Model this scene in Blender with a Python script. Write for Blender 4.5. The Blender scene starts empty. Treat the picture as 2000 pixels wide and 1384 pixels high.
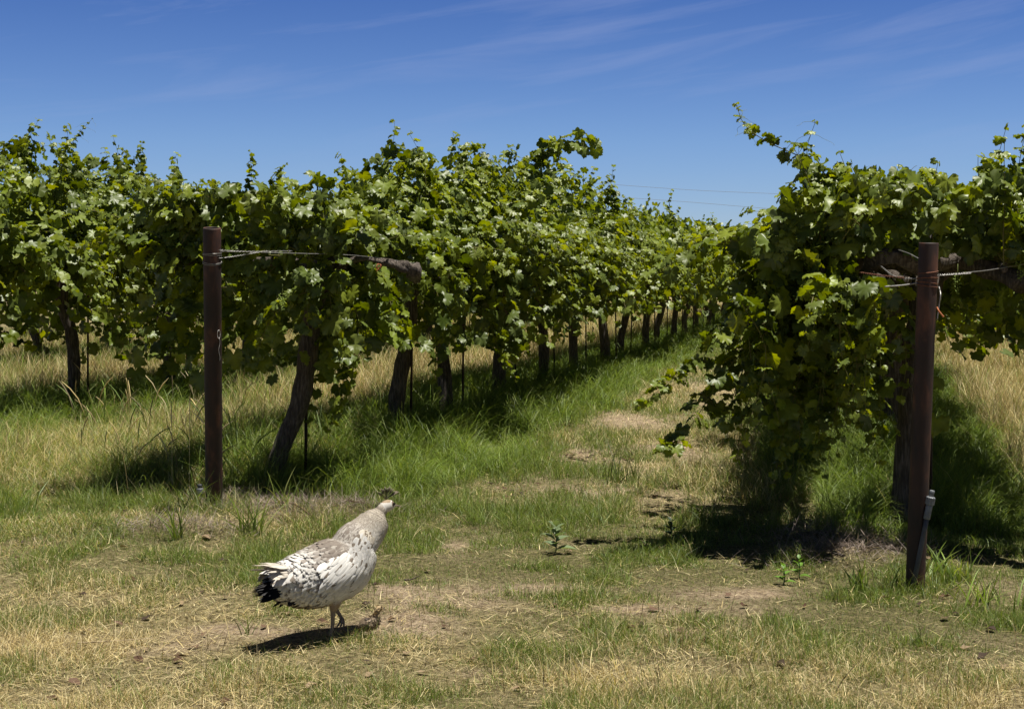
import bpy, math, random
import numpy as np
from mathutils import Vector, Matrix
R = math.radians
rng = np.random.default_rng(11)
random.seed(5)
C = bpy.context.scene.collection
sc = bpy.context.scene

# ------------------------------------------------------------------ camera
F = 2740.0                      # focal length in pixels of the 2000 px wide photo
EYE = np.array([0, 0, 1.5])
PITCH = math.atan(162 / F)
YAW = math.atan(690 / F * math.cos(PITCH))
cd = bpy.data.cameras.new('camera'); cam = bpy.data.objects.new('camera', cd); C.objects.link(cam)
cam.location = EYE; cam.rotation_euler = (math.pi / 2 - PITCH, 0, YAW)
cd.sensor_width = 36; cd.lens = 36 * F / 2000; cd.clip_end = 6000; cd.clip_start = 0.05
sc.camera = cam
cR = np.array([math.cos(YAW), math.sin(YAW), 0])
cF = np.array([-math.sin(YAW) * math.cos(PITCH), math.cos(YAW) * math.cos(PITCH), -math.sin(PITCH)])
cU = np.cross(cR, cF)
def ray(px, py): return cF + cR * (px - 1000) / F - cU * (py - 692) / F
def ground(px, py, z=0.0):
    d = ray(px, py); return EYE + d * (z - EYE[2]) / d[2]
def at_depth(px, py, dep): return EYE + ray(px, py) * dep
def on_plane(px, py, p0, n):
    d = ray(px, py); return EYE + d * np.dot(p0 - EYE, n) / np.dot(d, n)

# ------------------------------------------------------------------ light
SUN = cR * .19 + np.array([-math.sin(YAW), math.cos(YAW), 0]) * -.03 + np.array([0, 0, .95])
SUN /= np.linalg.norm(SUN)
sl = bpy.data.lights.new('sun', 'SUN'); sl.energy = 5.0; sl.angle = R(.5); sl.color = (1, .955, .87)
so = bpy.data.objects.new('sun', sl); C.objects.link(so)
so.rotation_euler = Vector(SUN).to_track_quat('Z', 'Y').to_euler()
w = bpy.data.worlds.new('World'); sc.world = w; w.use_nodes = True
nt = w.node_tree; nt.nodes.clear()
def N(t, typ, **kw):
    n = t.nodes.new(typ)
    for k, v in kw.items(): setattr(n, k, v)
    return n
wo = N(nt, 'ShaderNodeOutputWorld'); bg = N(nt, 'ShaderNodeBackground'); bg.inputs[1].default_value = .053
sky = N(nt, 'ShaderNodeTexSky', sky_type='NISHITA', sun_disc=False, sun_elevation=math.asin(SUN[2]),
        sun_rotation=math.atan2(SUN[0], SUN[1]), altitude=1200, air_density=1.0, dust_density=.3, ozone_density=3.0)
tc = N(nt, 'ShaderNodeTexCoord')
hs = N(nt, 'ShaderNodeHueSaturation'); hs.inputs['Saturation'].default_value = 1.0; hs.inputs['Hue'].default_value = .497
nt.links.new(sky.outputs[0], hs.inputs['Color'])
# blue deepens upwards; above the view it is darkened further to cut skylight
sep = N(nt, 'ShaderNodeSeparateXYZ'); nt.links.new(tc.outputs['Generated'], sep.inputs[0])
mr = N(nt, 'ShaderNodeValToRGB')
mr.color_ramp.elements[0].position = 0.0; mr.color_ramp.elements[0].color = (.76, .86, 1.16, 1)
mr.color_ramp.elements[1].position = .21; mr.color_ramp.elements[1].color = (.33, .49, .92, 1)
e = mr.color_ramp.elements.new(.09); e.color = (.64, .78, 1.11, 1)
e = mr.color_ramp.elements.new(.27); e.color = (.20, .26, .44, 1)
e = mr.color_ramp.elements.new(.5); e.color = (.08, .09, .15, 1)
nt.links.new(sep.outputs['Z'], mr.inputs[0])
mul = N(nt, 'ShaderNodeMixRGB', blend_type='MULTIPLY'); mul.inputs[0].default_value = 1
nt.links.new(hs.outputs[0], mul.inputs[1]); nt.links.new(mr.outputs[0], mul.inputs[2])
# cirrus streaks: stretched noise over the sky directions
tl_ = R(9); cu = np.array([math.cos(YAW), math.sin(YAW), 0]); cu_ = cu * math.cos(tl_) + np.array([0, 0, math.sin(tl_)]); cv_ = np.cross(cu_, np.array([math.sin(YAW), -math.cos(YAW), 0]))
cmb = N(nt, 'ShaderNodeCombineXYZ')
for ax_, vv, sc_ in ((0, cu_, 4.2), (1, cv_, 42.0)):
    dt = N(nt, 'ShaderNodeVectorMath', operation='DOT_PRODUCT'); dt.inputs[1].default_value = tuple(vv * sc_); nt.links.new(tc.outputs['Generated'], dt.inputs[0]); nt.links.new(dt.outputs['Value'], cmb.inputs[ax_])
mp = N(nt, 'ShaderNodeMapping'); mp.inputs['Location'].default_value = (9.2, 2.9, 0); nt.links.new(cmb.outputs[0], mp.inputs[0])
wn = N(nt, 'ShaderNodeTexNoise'); wn.inputs['Scale'].default_value = 1.0; wn.inputs['Detail'].default_value = 7; wn.inputs['Roughness'].default_value = .58; wn.inputs['Distortion'].default_value = .5
nt.links.new(mp.outputs[0], wn.inputs['Vector'])
wr = N(nt, 'ShaderNodeValToRGB'); wr.color_ramp.elements[0].position = .50; wr.color_ramp.elements[1].position = .80
wr.color_ramp.elements[1].color = (.36,.36,.36,1)
nt.links.new(wn.outputs[0], wr.inputs[0])
hr = N(nt, 'ShaderNodeMapRange'); hr.inputs[1].default_value = .05; hr.inputs[2].default_value = .17
nt.links.new(sep.outputs['Z'], hr.inputs[0])
mm = N(nt, 'ShaderNodeMath', operation='MULTIPLY'); nt.links.new(wr.outputs[0], mm.inputs[0]); nt.links.new(hr.outputs[0], mm.inputs[1])
mx = N(nt, 'ShaderNodeMixRGB'); nt.links.new(mm.outputs[0], mx.inputs[0]); nt.links.new(mul.outputs[0], mx.inputs[1]); mx.inputs[2].default_value = (4.2, 4.9, 7.6, 1)
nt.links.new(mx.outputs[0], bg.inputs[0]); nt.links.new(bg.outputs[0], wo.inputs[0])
sc.view_settings.view_transform = 'Standard'; sc.view_settings.look = 'None'; sc.view_settings.exposure = 0.78
sc.cycles.max_bounces = 7; sc.cycles.transmission_bounces = 4; sc.cycles.transparent_max_bounces = 4
sc.cycles.diffuse_bounces = 4; sc.cycles.glossy_bounces = 2

# ------------------------------------------------------------------ helpers
def tag(o, label=None, cat=None, group=None, kind=None):
    if label: o['label'] = label
    if cat: o['category'] = cat
    if group: o['group'] = group
    if kind: o['kind'] = kind
    return o
class MB:
    """collects numpy vertices, faces and colours and links them as one mesh"""
    def __init__(s): s.V = []; s.F = {}; s.K = []; s.n = 0
    def add(s, V, faces, col=None):
        V = np.asarray(V, float).reshape(-1, 3)
        for f in faces:
            f = np.asarray(f, np.int64)
            if len(f): s.F.setdefault(f.shape[1], []).append(f + s.n)
        s.V.append(V); s.n += len(V)
        if col is None: col = (.5, .5, .5)
        s.K.append(np.broadcast_to(np.asarray(col, float), (len(V), 3)))
    def mesh(s, name, mat, smooth=True):
        V = np.concatenate(s.V); K = np.concatenate(s.K)
        idx = []; start = []; tot = 0
        for k, fl in s.F.items():
            f = np.concatenate(fl); idx.append(f.ravel()); start.append(tot + np.arange(len(f)) * k); tot += f.size
        idx = np.concatenate(idx).astype(np.int32); start = np.concatenate(start).astype(np.int32)
        me = bpy.data.meshes.new(name)
        me.vertices.add(len(V)); me.vertices.foreach_set('co', V.astype(np.float32).ravel())
        me.loops.add(len(idx)); me.loops.foreach_set('vertex_index', idx)
        me.polygons.add(len(start)); me.polygons.foreach_set('loop_start', start)
        a = me.color_attributes.new('col', 'FLOAT_COLOR', 'POINT')
        a.data.foreach_set('color', np.c_[K, np.ones(len(K))].astype(np.float32).ravel())
        me.update(calc_edges=True)
        me.polygons.foreach_set('use_smooth', np.full(len(start), smooth))
        me.materials.append(mat); return me
    def build(s, name, mat, parent=None, smooth=True):
        return link(name, s.mesh(name, mat, smooth), parent)
def link(name, data, parent=None):
    o = bpy.data.objects.new(name, data); C.objects.link(o)
    if parent is not None: o.parent = parent
    return o
def empty(name, loc, rz=0):
    o = bpy.data.objects.new(name, None); C.objects.link(o); o.location = loc; o.rotation_euler.z = rz; o.empty_display_size = .2
    return o
def norm(a): return a / (np.linalg.norm(a, axis=-1, keepdims=True) + 1e-12)
def tube(mb, P, rad, sides=8, col=None, cap=True, ridge=0, seed=0, flat=1.0):
    P = np.asarray(P, float); n = len(P); rad = np.broadcast_to(np.asarray(rad, float), (n,))
    T = norm(np.gradient(P, axis=0)); ref = np.array([0, 0, 1.]) if abs(T[0][2]) < .9 else np.array([1., 0, 0])
    x = norm(np.cross(ref, T[0])); rs = np.random.default_rng(seed)
    V = []; ang = np.linspace(0, 2 * np.pi, sides, endpoint=False)
    rn = rs.normal(0, 1, sides); tw = 0
    for i in range(n):
        x = norm(x - T[i] * np.dot(x, T[i])); y = np.cross(T[i], x)
        r = rad[i] * np.ones(sides)
        if ridge:
            rn = rn * .8 + rs.normal(0, 1, sides) * .45
            r = r * (1 + ridge * rn)
        V.append(P[i] + x * (np.cos(ang) * r)[:, None] + y * (np.sin(ang) * r * flat)[:, None])
    V = np.concatenate(V); i = np.arange(n - 1)[:, None] * sides; j = np.arange(sides)[None]; k = (j + 1) % sides
    q = np.stack([i + j, i + k, i + k + sides, i + j + sides], -1).reshape(-1, 4)
    fs = [q]
    if cap: fs += [np.arange(sides)[None, ::-1], (np.arange(sides) + (n - 1) * sides)[None]]
    mb.add(V, fs, col)
def smoothpts(P, m):
    """Catmull-Rom through P, m points"""
    P = np.asarray(P, float); Q = np.vstack([2 * P[0] - P[1], P, 2 * P[-1] - P[-2]]); t = np.linspace(0, len(P) - 1 - 1e-9, m)
    i = t.astype(int); u = (t - i)[:, None]; a, b, c, d = Q[i], Q[i + 1], Q[i + 2], Q[i + 3]
    return .5 * (2 * b + (c - a) * u + (2 * a - 5 * b + 4 * c - d) * u ** 2 + (3 * b - a - 3 * c + d) * u ** 3)
_perm = np.random.default_rng(3).random((256, 256))
def vnoise(x, y):
    xi = np.floor(x).astype(int); yi = np.floor(y).astype(int); u = x - xi; v = y - yi
    u = u * u * (3 - 2 * u); v = v * v * (3 - 2 * v); g = lambda a, b: _perm[a % 256, b % 256]
    return (g(xi, yi) * (1 - u) + g(xi + 1, yi) * u) * (1 - v) + (g(xi, yi + 1) * (1 - u) + g(xi + 1, yi + 1) * u) * v
def fbm(x, y, s, o=3):
    t = 0; a = .5; tot = 0
    for k in range(o): t = t + a * vnoise(x * s + 17.3 * k, y * s + 9.1 * k); tot += a; a *= .5; s *= 2.1
    return t / tot

# ------------------------------------------------------------------ materials
def mat(name):
    m = bpy.data.materials.new(name); m.use_nodes = True; t = m.node_tree
    b = t.nodes['Principled BSDF']; return m, t, b
def ramp(t, src, cols):
    r = N(t, 'ShaderNodeValToRGB'); el = r.color_ramp.elements
    while len(el) < len(cols): el.new(.5)
    for e, (p, c) in zip(el, cols): e.position = p; e.color = (*c, 1)
    t.links.new(src, r.inputs[0]); return r.outputs[0]
def noise(t, scale, detail=4, vec=None, rough=.6):
    n = N(t, 'ShaderNodeTexNoise'); n.inputs['Scale'].default_value = scale; n.inputs['Detail'].default_value = detail; n.inputs['Roughness'].default_value = rough
    if vec is not None: t.links.new(vec, n.inputs['Vector'])
    return n
def stretch(t, scale, coord='Object'):
    c = N(t, 'ShaderNodeTexCoord'); m = N(t, 'ShaderNodeMapping'); m.inputs['Scale'].default_value = scale
    t.links.new(c.outputs[coord], m.inputs[0]); return m.outputs[0]
def bump(t, b, h, s, d=.01):
    n = N(t, 'ShaderNodeBump'); n.inputs['Strength'].default_value = s; n.inputs['Distance'].default_value = d
    t.links.new(h, n.inputs['Height']); t.links.new(n.outputs[0], b.inputs['Normal'])
def simple(name, cols, scale=8, rough=.7, metal=0, st=(1, 1, 1), bs=.3, bd=.004, detail=6):
    m, t, b = mat(name); n = noise(t, scale, detail, stretch(t, st)); t.links.new(ramp(t, n.outputs[0], cols), b.inputs['Base Color'])
    b.inputs['Roughness'].default_value = rough; b.inputs['Metallic'].default_value = metal
    if bs: bump(t, b, n.outputs[0], bs, bd)
    return m
def blade_mat(name, transl, rough=.55, spec=.3, tcol=(1.25, 1.3, .55), under=None):
    m, t, b = mat(name); a = N(t, 'ShaderNodeAttribute', attribute_name='col')
    col = a.outputs['Color']
    if under:
        g = N(t, 'ShaderNodeNewGeometry'); mxu = N(t, 'ShaderNodeMixRGB'); mxu.inputs[2].default_value = (*under, 1)
        s = N(t, 'ShaderNodeMath', operation='MULTIPLY'); s.inputs[1].default_value = .5; t.links.new(g.outputs['Backfacing'], s.inputs[0])
        t.links.new(s.outputs[0], mxu.inputs[0]); t.links.new(col, mxu.inputs[1]); cu = mxu.outputs[0]
        nz = noise(t, 60, 3); bump(t, b, nz.outputs[0], .35, .004)
    else: cu = col
    t.links.new(cu, b.inputs['Base Color']); b.inputs['Roughness'].default_value = rough; b.inputs['Specular IOR Level'].default_value = spec
    tr = N(t, 'ShaderNodeBsdfTranslucent'); mu = N(t, 'ShaderNodeMixRGB', blend_type='MULTIPLY'); mu.inputs[0].default_value = 1
    t.links.new(col, mu.inputs[1]); mu.inputs[2].default_value = (*tcol, 1); t.links.new(mu.outputs[0], tr.inputs[0])
    ms = N(t, 'ShaderNodeMixShader'); ms.inputs[0].default_value = transl
    t.links.new(b.outputs[0], ms.inputs[1]); t.links.new(tr.outputs[0], ms.inputs[2]); t.links.new(ms.outputs[0], t.nodes['Material Output'].inputs[0])
    return m
M_leaf = blade_mat('vine_leaf', .24, .43, .32, (2.6, 2.3, .18), (.11, .14, .035))
M_grass = blade_mat('grass_blade', .30, .5, .35, (1.5, 1.5, .6))
M_straw = blade_mat('straw_blade', .22, .6, .3, (1.15, 1.1, .8))
M_cane = blade_mat('vine_cane', .0, .6, .3)
M_bark = simple('vine_bark', [(.25, (.014, .010, .008)), (.46, (.055, .041, .031)), (.66, (.14, .112, .09)), (.82, (.28, .235, .20))], 14, .9, 0, (5, 5, .7), 1.0, .02, 9)
M_rust = simple('rusty_pipe', [(.3, (.008, .005, .004)), (.52, (.030, .013, .009)), (.66, (.10, .038, .020)), (.78, (.18, .085, .045))], 11, .68, .1, (1, 1, .35), .35, .003, 9)
M_rustlite = simple('bare_rust', [(.3, (.05, .02, .01)), (.7, (.20, .07, .03))], 30, .8)
M_steel = simple('galvanised_wire', [(.3, (.16, .15, .14)), (.7, (.38, .37, .35))], 40, .45, .7)
M_pvc = simple('grey_plastic', [(.3, (.10, .11, .12)), (.7, (.17, .18, .19))], 25, .5, 0, (1, 1, 1), .15)
M_hose = simple('dusty_black_plastic', [(.35, (.022, .024, .028)), (.7, (.075, .08, .09))], 22, .6, 0, (1, 1, .5), .15)
M_chalk = simple('chalk_paint', [(.3, (.45, .42, .40)), (.7, (.7, .68, .66))], 90, .9)
M_twine = simple('orange_twine', [(.3, (.32, .09, .03)), (.7, (.5, .19, .08))], 90, .9)
M_cable = simple('grey_cable', [(.3, (.16, .18, .21)), (.7, (.20, .22, .25))], 10, .7)
M_wood = simple('weathered_wood', [(.3, (.08, .06, .045)), (.7, (.18, .14, .11))], 10, .9, 0, (4, 4, .5), .5, .01)
M_feather = blade_mat('feather', .10, .65, .25, (1, .95, .85))
M_skin = simple('bird_leg_skin', [(.3, (.20, .155, .12)), (.7, (.34, .28, .22))], 60, .6)
M_horn = simple('horn', [(.3, (.10, .08, .06)), (.7, (.20, .16, .12))], 60, .4)
M_eye, _t, _b = mat('dark_eye'); _b.inputs['Base Color'].default_value = (.006, .004, .003, 1); _b.inputs['Roughness'].default_value = .08
M_litter = blade_mat('dead_leaf', .1, .8, .1)

# ------------------------------------------------------------------ layout
ROWX = {'b': -3.95, 'a': -8.1, 'c': .22, 'd': 4.35, 'z': -12.2, 'y': -16.4}
P_bpost = np.array([-3.95, 8.03, 0]); P_cpost = ground(1787, 1152)
CTR1 = ground(1764, 1034)
BIRD = ground(637, 1247); CHICK = ground(722, 1243)
def blob(x, y, px, py, rx, ry=None, k=1.0):
    c = ground(px, py); ry = ry or rx
    u = (x - c[0]) * cR[0] + (y - c[1]) * cR[1]; v = -(x - c[0]) * cR[1] + (y - c[1]) * cR[0]
    return k * np.exp(-((u / rx) ** 2 + (v / ry) ** 2))
SOIL = [(300, 1262, .30, .16), (430, 1225, .2, .15), (600, 1235, .42, .16), (760, 1150, .28, .22), (860, 1175, .22, .12), (780, 1215, .2, .2), (1240, 1190, .42, .09),
        (1130, 895, .25, .5), (1210, 820, .3, .9), (1150, 960, .3, .25), (1080, 1150, .3, .1), (1430, 1165, .25, .12), (1330, 1230, .2, .07),
        (250, 1010, .15, .2), (1640, 1090, .2, .15), (880, 1060, .1, .2), (1310, 880, .3, .4), (1020, 1300, .25, .06), (1250, 1330, .2, .05), (330, 1050, .25, .1)]
THATCH = [(360, 1050, .35, .14), (560, 1012, .40, .16), (680, 1000, .35, .14), (1670, 1095, .34, .22), (1600, 1060, .25, .16), (450, 990, .25, .2)]
def soil(x, y):
    s = sum(blob(x, y, *b) for b in SOIL)
    lane = np.exp(-((x + 1.75) / .75) ** 2) * np.clip((y - 8) / 3, 0, 1) * .35
    return np.clip(s * 1.1 + lane + (fbm(x, y, 1.7, 4) - .5) * 1.3 + (fbm(x, y, 8.0, 3) - .5) * 1.3 * (s + .15) - .08, 0, 1)
def thatch(x, y): return np.clip(sum(blob(x, y, *b) for b in THATCH), 0, 1)
def rowdist(x): return np.min([np.abs(x - r) for r in ROWX.values()], 0)
def lush(x, y):
    rd = rowdist(x + (fbm(x, y, .6, 2) - .5) * .7)
    ystart = np.where(x < -2, np.where(x < -6, 8.6, 8.3), np.where(x < -.25, 10.2, 7.7))
    return np.clip((np.where(x > 0, 1.12, 1.3) - rd) / .4, 0, 1) * np.clip((y - ystart) / .8, 0, 1)
def dryness(x, y):
    """0 green .. 1 straw"""
    d = .30 + (fbm(x, y, .9, 3) - .5) * 1.5
    d = d + np.clip((5.6 - (-x * math.sin(YAW) + y * math.cos(YAW))) / .8, 0, 1) * .42      # near edge of the verge
    d = d + blob(x, y, 60, 1265, .45, .25, .8) + blob(x, y, 1160, 1320, .5, .2, .5) - blob(x, y, 1650, 1180, .5, .5, .55) - blob(x, y, 950, 1030, .8, .9, .6) - blob(x, y, 500, 1110, .8, .25, .35) - blob(x, y, 1380, 1120, .4, .3, .4)
    d = d + blob(x, y, 150, 910, 1.4, 1.3, .5)
    lane_ab = ((x < -5.1) & (x > -6.95) & (y > 8.4)) | ((x > 1.05) & (y > 7.6)) | ((x < -9.3) & (x > -11)) | ((x < -13.3) & (x > -15.2))
    d = np.where(lane_ab, d * .5 + .62, d)
    d = d - lush(x, y) * .75
    return np.clip(d, 0, 1)
def gz(x, y):
    x = np.asarray(x, float); y = np.asarray(y, float)
    near = np.exp(-(y / 45) ** 2)
    h = (fbm(x, y, .8, 3) - .5) * .07 * near + (fbm(x, y, 5.0, 3) - .5) * .022 * near
    berm = np.exp(-(rowdist(x) / .55) ** 2) * np.clip((y - 6.5) / 1.5, 0, 1) * .05
    h = h + berm + .05 * thatch(x, y)
    for q in (BIRD, P_bpost, P_cpost, CHICK):
        h = h * (1 - .8 * np.exp(-((x - q[0]) ** 2 + (y - q[1]) ** 2) / .12))
    return h

# ------------------------------------------------------------------ ground sheet
def spaced(lo, hi, dlo, dhi, step, far):
    a = list(np.arange(dlo, dhi, step)); s = step; v = dhi
    while v < hi: a.append(v); s *= 1.16; v += s
    a.append(hi); s = step; v = dlo; b = []
    while v > lo: s *= 1.16; v -= s; b.append(max(v, lo))
    return np.unique(np.array(b + a))
gx = spaced(-1500, 1500, -7, 4, .045, 0); gy = spaced(-300, 3000, 3, 16, .05, 0)
X, Y = np.meshgrid(gx, gy); Z = gz(X, Y)
nx, ny = len(gx), len(gy)
ii = (np.arange(ny - 1)[:, None] * nx + np.arange(nx - 1)[None]).ravel()
S = soil(X, Y).ravel(); D = dryness(X, Y).ravel(); TH = thatch(X, Y).ravel()
m_g, t, b = mat('earth_and_litter')
at = N(t, 'ShaderNodeAttribute', attribute_name='col'); sp = N(t, 'ShaderNodeSeparateColor'); t.links.new(at.outputs['Color'], sp.inputs[0])
cv = stretch(t, (1, 1, 1)); n1 = noise(t, 9, 9, cv, .65); n2 = noise(t, 55, 6, cv, .7); n3 = noise(t, 2.2, 4, cv)
soilc = ramp(t, n2.outputs[0], [(.32, (.10, .07, .045)), (.43, (.27, .20, .13)), (.58, (.40, .315, .215)), (.75, (.50, .42, .30))])
litc = ramp(t, n2.outputs[0], [(.32, (.09, .07, .035)), (.5, (.29, .235, .12)), (.7, (.52, .43, .24))])
grc = ramp(t, n2.outputs[0], [(.3, (.045, .042, .018)), (.5, (.14, .125, .055)), (.72, (.30, .25, .13))])
m1 = N(t, 'ShaderNodeMixRGB'); t.links.new(sp.outputs[1], m1.inputs[0]); t.links.new(grc, m1.inputs[1]); t.links.new(litc, m1.inputs[2])
m2 = N(t, 'ShaderNodeMixRGB'); t.links.new(sp.outputs[0], m2.inputs[0]); t.links.new(m1.outputs[0], m2.inputs[1]); t.links.new(soilc, m2.inputs[2])
cl_ = N(t, 'ShaderNodeMixRGB', blend_type='MULTIPLY'); cl_.inputs[0].default_value = 1; t.links.new(m2.outputs[0], cl_.inputs[1])
t.links.new(ramp(t, noise(t, 21, 8, cv, .75).outputs[0], [(.36, (.45, .40, .34)), (.5, (1, 1, 1)), (.66, (1.3, 1.27, 1.2))]), cl_.inputs[2])
t.links.new(cl_.outputs[0], b.inputs['Base Color']); b.inputs['Roughness'].default_value = .95; b.inputs['Specular IOR Level'].default_value = .15
ad = N(t, 'ShaderNodeMath', operation='ADD'); t.links.new(n1.outputs[0], ad.inputs[0]); t.links.new(n2.outputs[0], ad.inputs[1]); bump(t, b, ad.outputs[0], 1.0, .035)
g = MB(); g.add(np.c_[X.ravel(), Y.ravel(), Z.ravel()], [np.stack([ii, ii + 1, ii + 1 + nx, ii + nx], -1)], np.c_[S, D, TH])
tag(g.build('ground', m_g), kind='structure')

# ------------------------------------------------------------------ grass
def blades(mb, x, y, h, wd, lean, col, segs=2, curl=.5, z0=None, tipcol=None):
    """ribbons: h height, wd half width, lean 0 upright .. 1.5 lying"""
    n = len(x)
    if n == 0: return
    az = rng.uniform(0, 2 * np.pi, n); dx, dy = np.cos(az), np.sin(az)
    z = gz(x, y) - .004 if z0 is None else z0
    sa = rng.uniform(0, np.pi, n); sx, sy = np.cos(sa) * wd, np.sin(sa) * wd
    V = []; K = []
    ang = lean.copy(); px, py, pz = x.copy(), y.copy(), z.copy()
    for k in range(segs + 1):
        tt = k / segs; f = (1 - tt ** 1.6)
        if k < segs:
            V.append(np.stack([px - sx * f, py - sy * f, pz], -1)); V.append(np.stack([px + sx * f, py + sy * f, pz], -1))
        else: V.append(np.stack([px, py, pz], -1))
        st = h / segs
        px = px + np.sin(ang) * dx * st; py = py + np.sin(ang) * dy * st; pz = np.maximum(pz + np.cos(ang) * st, z + .003)
        ang = ang + curl * rng.uniform(.3, 1.2, n) * (2 / segs)
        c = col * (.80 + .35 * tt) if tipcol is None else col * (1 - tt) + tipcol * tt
        K += [c] * (2 if k < segs else 1)
    nv = 2 * segs + 1
    V = np.stack(V, 1).reshape(-1, 3); K = np.stack(K, 1).reshape(-1, 3); b0 = np.arange(n)[:, None] * nv
    q = [np.array([2 * k, 2 * k + 1, 2 * k + 3, 2 * k + 2]) for k in range(segs - 1)]
    fs = [(b0 + np.array([2 * segs - 2, 2 * segs - 1, 2 * segs]))]
    if q: fs.append(np.concatenate([b0 + a for a in q]))
    mb.add(V, fs, K)
def wedge(n, d0, d1, pw=1.0, mx=0.12):
    """points on the ground inside the view, depth d0..d1 with more of them near the camera"""
    u = rng.random(n)
    dd = (d0 ** pw + u * (d1 ** pw - d0 ** pw)) ** (1 / pw) if pw else d0 * (d1 / d0) ** u
    s = rng.uniform(-1, 1, n) * (1000 / F * (1 + mx)) * dd
    return s * cR[0] - dd * math.sin(YAW), s * cR[1] + dd * math.cos(YAW), dd
GREENS = np.array([(.12, .175, .028), (.155, .225, .036), (.08, .12, .022), (.215, .265, .055), (.20, .22, .07), (.11, .15, .04)])
STRAWS = np.array([(.62, .50, .23), (.50, .39, .17), (.74, .63, .35), (.33, .25, .12), (.60, .51, .29), (.24, .19, .11)])
GREYS = np.array([(.27, .21, .17), (.20, .155, .13), (.36, .30, .25), (.14, .11, .09)])
def pick(tab, n): return tab[rng.integers(0, len(tab), n)] * rng.uniform(.75, 1.25, (n, 1))
def clump(x, y, s, a): return np.clip((fbm(x, y, s, 2) - .5) * 2 * a + .5, .02, 1)
# short verge grass
gm = MB(); sm = MB()
x, y, dd = wedge(1350000, 4.2, 30, .25)
S, D, L, T = soil(x, y), dryness(x, y), lush(x, y), thatch(x, y)
cl = clump(x, y, 3.2, 1.9)
keep = rng.random(len(x)) < np.clip((1 - S * .95) * (.62 + .38 * cl) * (1 - .70 * T), .03, 1)
x, y, dd, S, D, L, cl = [q[keep] for q in (x, y, dd, S, D, L, cl)]
isdry = rng.random(len(x)) < np.clip(D * 1.25 - .12, .04, .96)
hh = rng.gamma(5, .2, len(x)) * (.015 + .052 * cl ** 1.6) * (1 + .9 * (dd > 8)) * (1 - .45 * S)
for m_, sel, tab in ((gm, ~isdry, GREENS), (sm, isdry, STRAWS)):
    n = sel.sum()
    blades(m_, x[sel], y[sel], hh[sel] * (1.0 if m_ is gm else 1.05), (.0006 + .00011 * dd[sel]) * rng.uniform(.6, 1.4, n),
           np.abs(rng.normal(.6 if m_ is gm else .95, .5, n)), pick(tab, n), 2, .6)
# flat-lying straw litter
x, y, dd = wedge(360000, 4.2, 22, .35)
keep = rng.random(len(x)) < np.clip(dryness(x, y) * .9 + soil(x, y) * .12, .10, 1) * (.2 + .8 * clump(x, y, 4.5, 2))
x, y, dd = x[keep], y[keep], dd[keep]; n = len(x)
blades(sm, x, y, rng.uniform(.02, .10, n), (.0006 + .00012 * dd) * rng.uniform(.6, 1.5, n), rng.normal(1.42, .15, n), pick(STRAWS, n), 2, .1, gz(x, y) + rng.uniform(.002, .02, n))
# dry stalks standing in the near verge
x, y, dd = wedge(7000, 4.3, 8.5, 1)
keep = rng.random(len(x)) < clump(x, y, 1.6, 3) * dryness(x, y); x, y, dd = x[keep], y[keep], dd[keep]; n = len(x)
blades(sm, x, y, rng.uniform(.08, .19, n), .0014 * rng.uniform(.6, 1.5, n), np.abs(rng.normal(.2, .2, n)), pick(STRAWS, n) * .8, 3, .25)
tag(gm.build('short_green_grass', M_grass), 'short patchy green grass of the verge in front of the vine rows', 'grass', kind='stuff')
tag(sm.build('short_dry_grass', M_straw), 'bleached dry grass and straw mixed through the verge', 'dry grass', kind='stuff')
# grey dead thatch round the posts
tm = MB(); n0 = 26000; x, y, dd = wedge(n0 * 6, 5.5, 9.5, 1)
keep = rng.random(len(x)) < thatch(x, y) ** 1.3; x, y, dd = x[keep], y[keep], dd[keep]; n = len(x)
blades(tm, x, y, rng.uniform(.05, .16, n), .0016 * rng.uniform(.6, 1.4, n), rng.normal(1.15, .3, n), pick(GREYS, n), 3, .25, gz(x, y) + rng.uniform(0, .03, n))
tag(tm.build('dead_thatch', M_straw), 'greyish dead grass matted around the feet of the two pipe posts', 'dead grass', kind='stuff')
# lush grass under the vines
lm = MB()
x, y, dd = wedge(1700000, 6.6, 46, .4)
L = lush(x, y) * (rng.random(len(x)) < .3 + .7 * clump(x, y, 1.6, 1.6))
keep = rng.random(len(x)) < L; x, y, dd = x[keep], y[keep], dd[keep]; n = len(x)
cl = clump(x, y, 3.4, 2.2)
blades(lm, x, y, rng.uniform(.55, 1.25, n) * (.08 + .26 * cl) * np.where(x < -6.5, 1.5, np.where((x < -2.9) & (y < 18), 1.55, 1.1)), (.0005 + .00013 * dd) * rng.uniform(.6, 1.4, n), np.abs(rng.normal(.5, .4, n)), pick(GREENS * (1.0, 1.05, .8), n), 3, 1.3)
tag(lm.build('lush_grass', M_grass), 'long fine green grass growing thickly under the vine rows', 'grass', kind='stuff')
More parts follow.
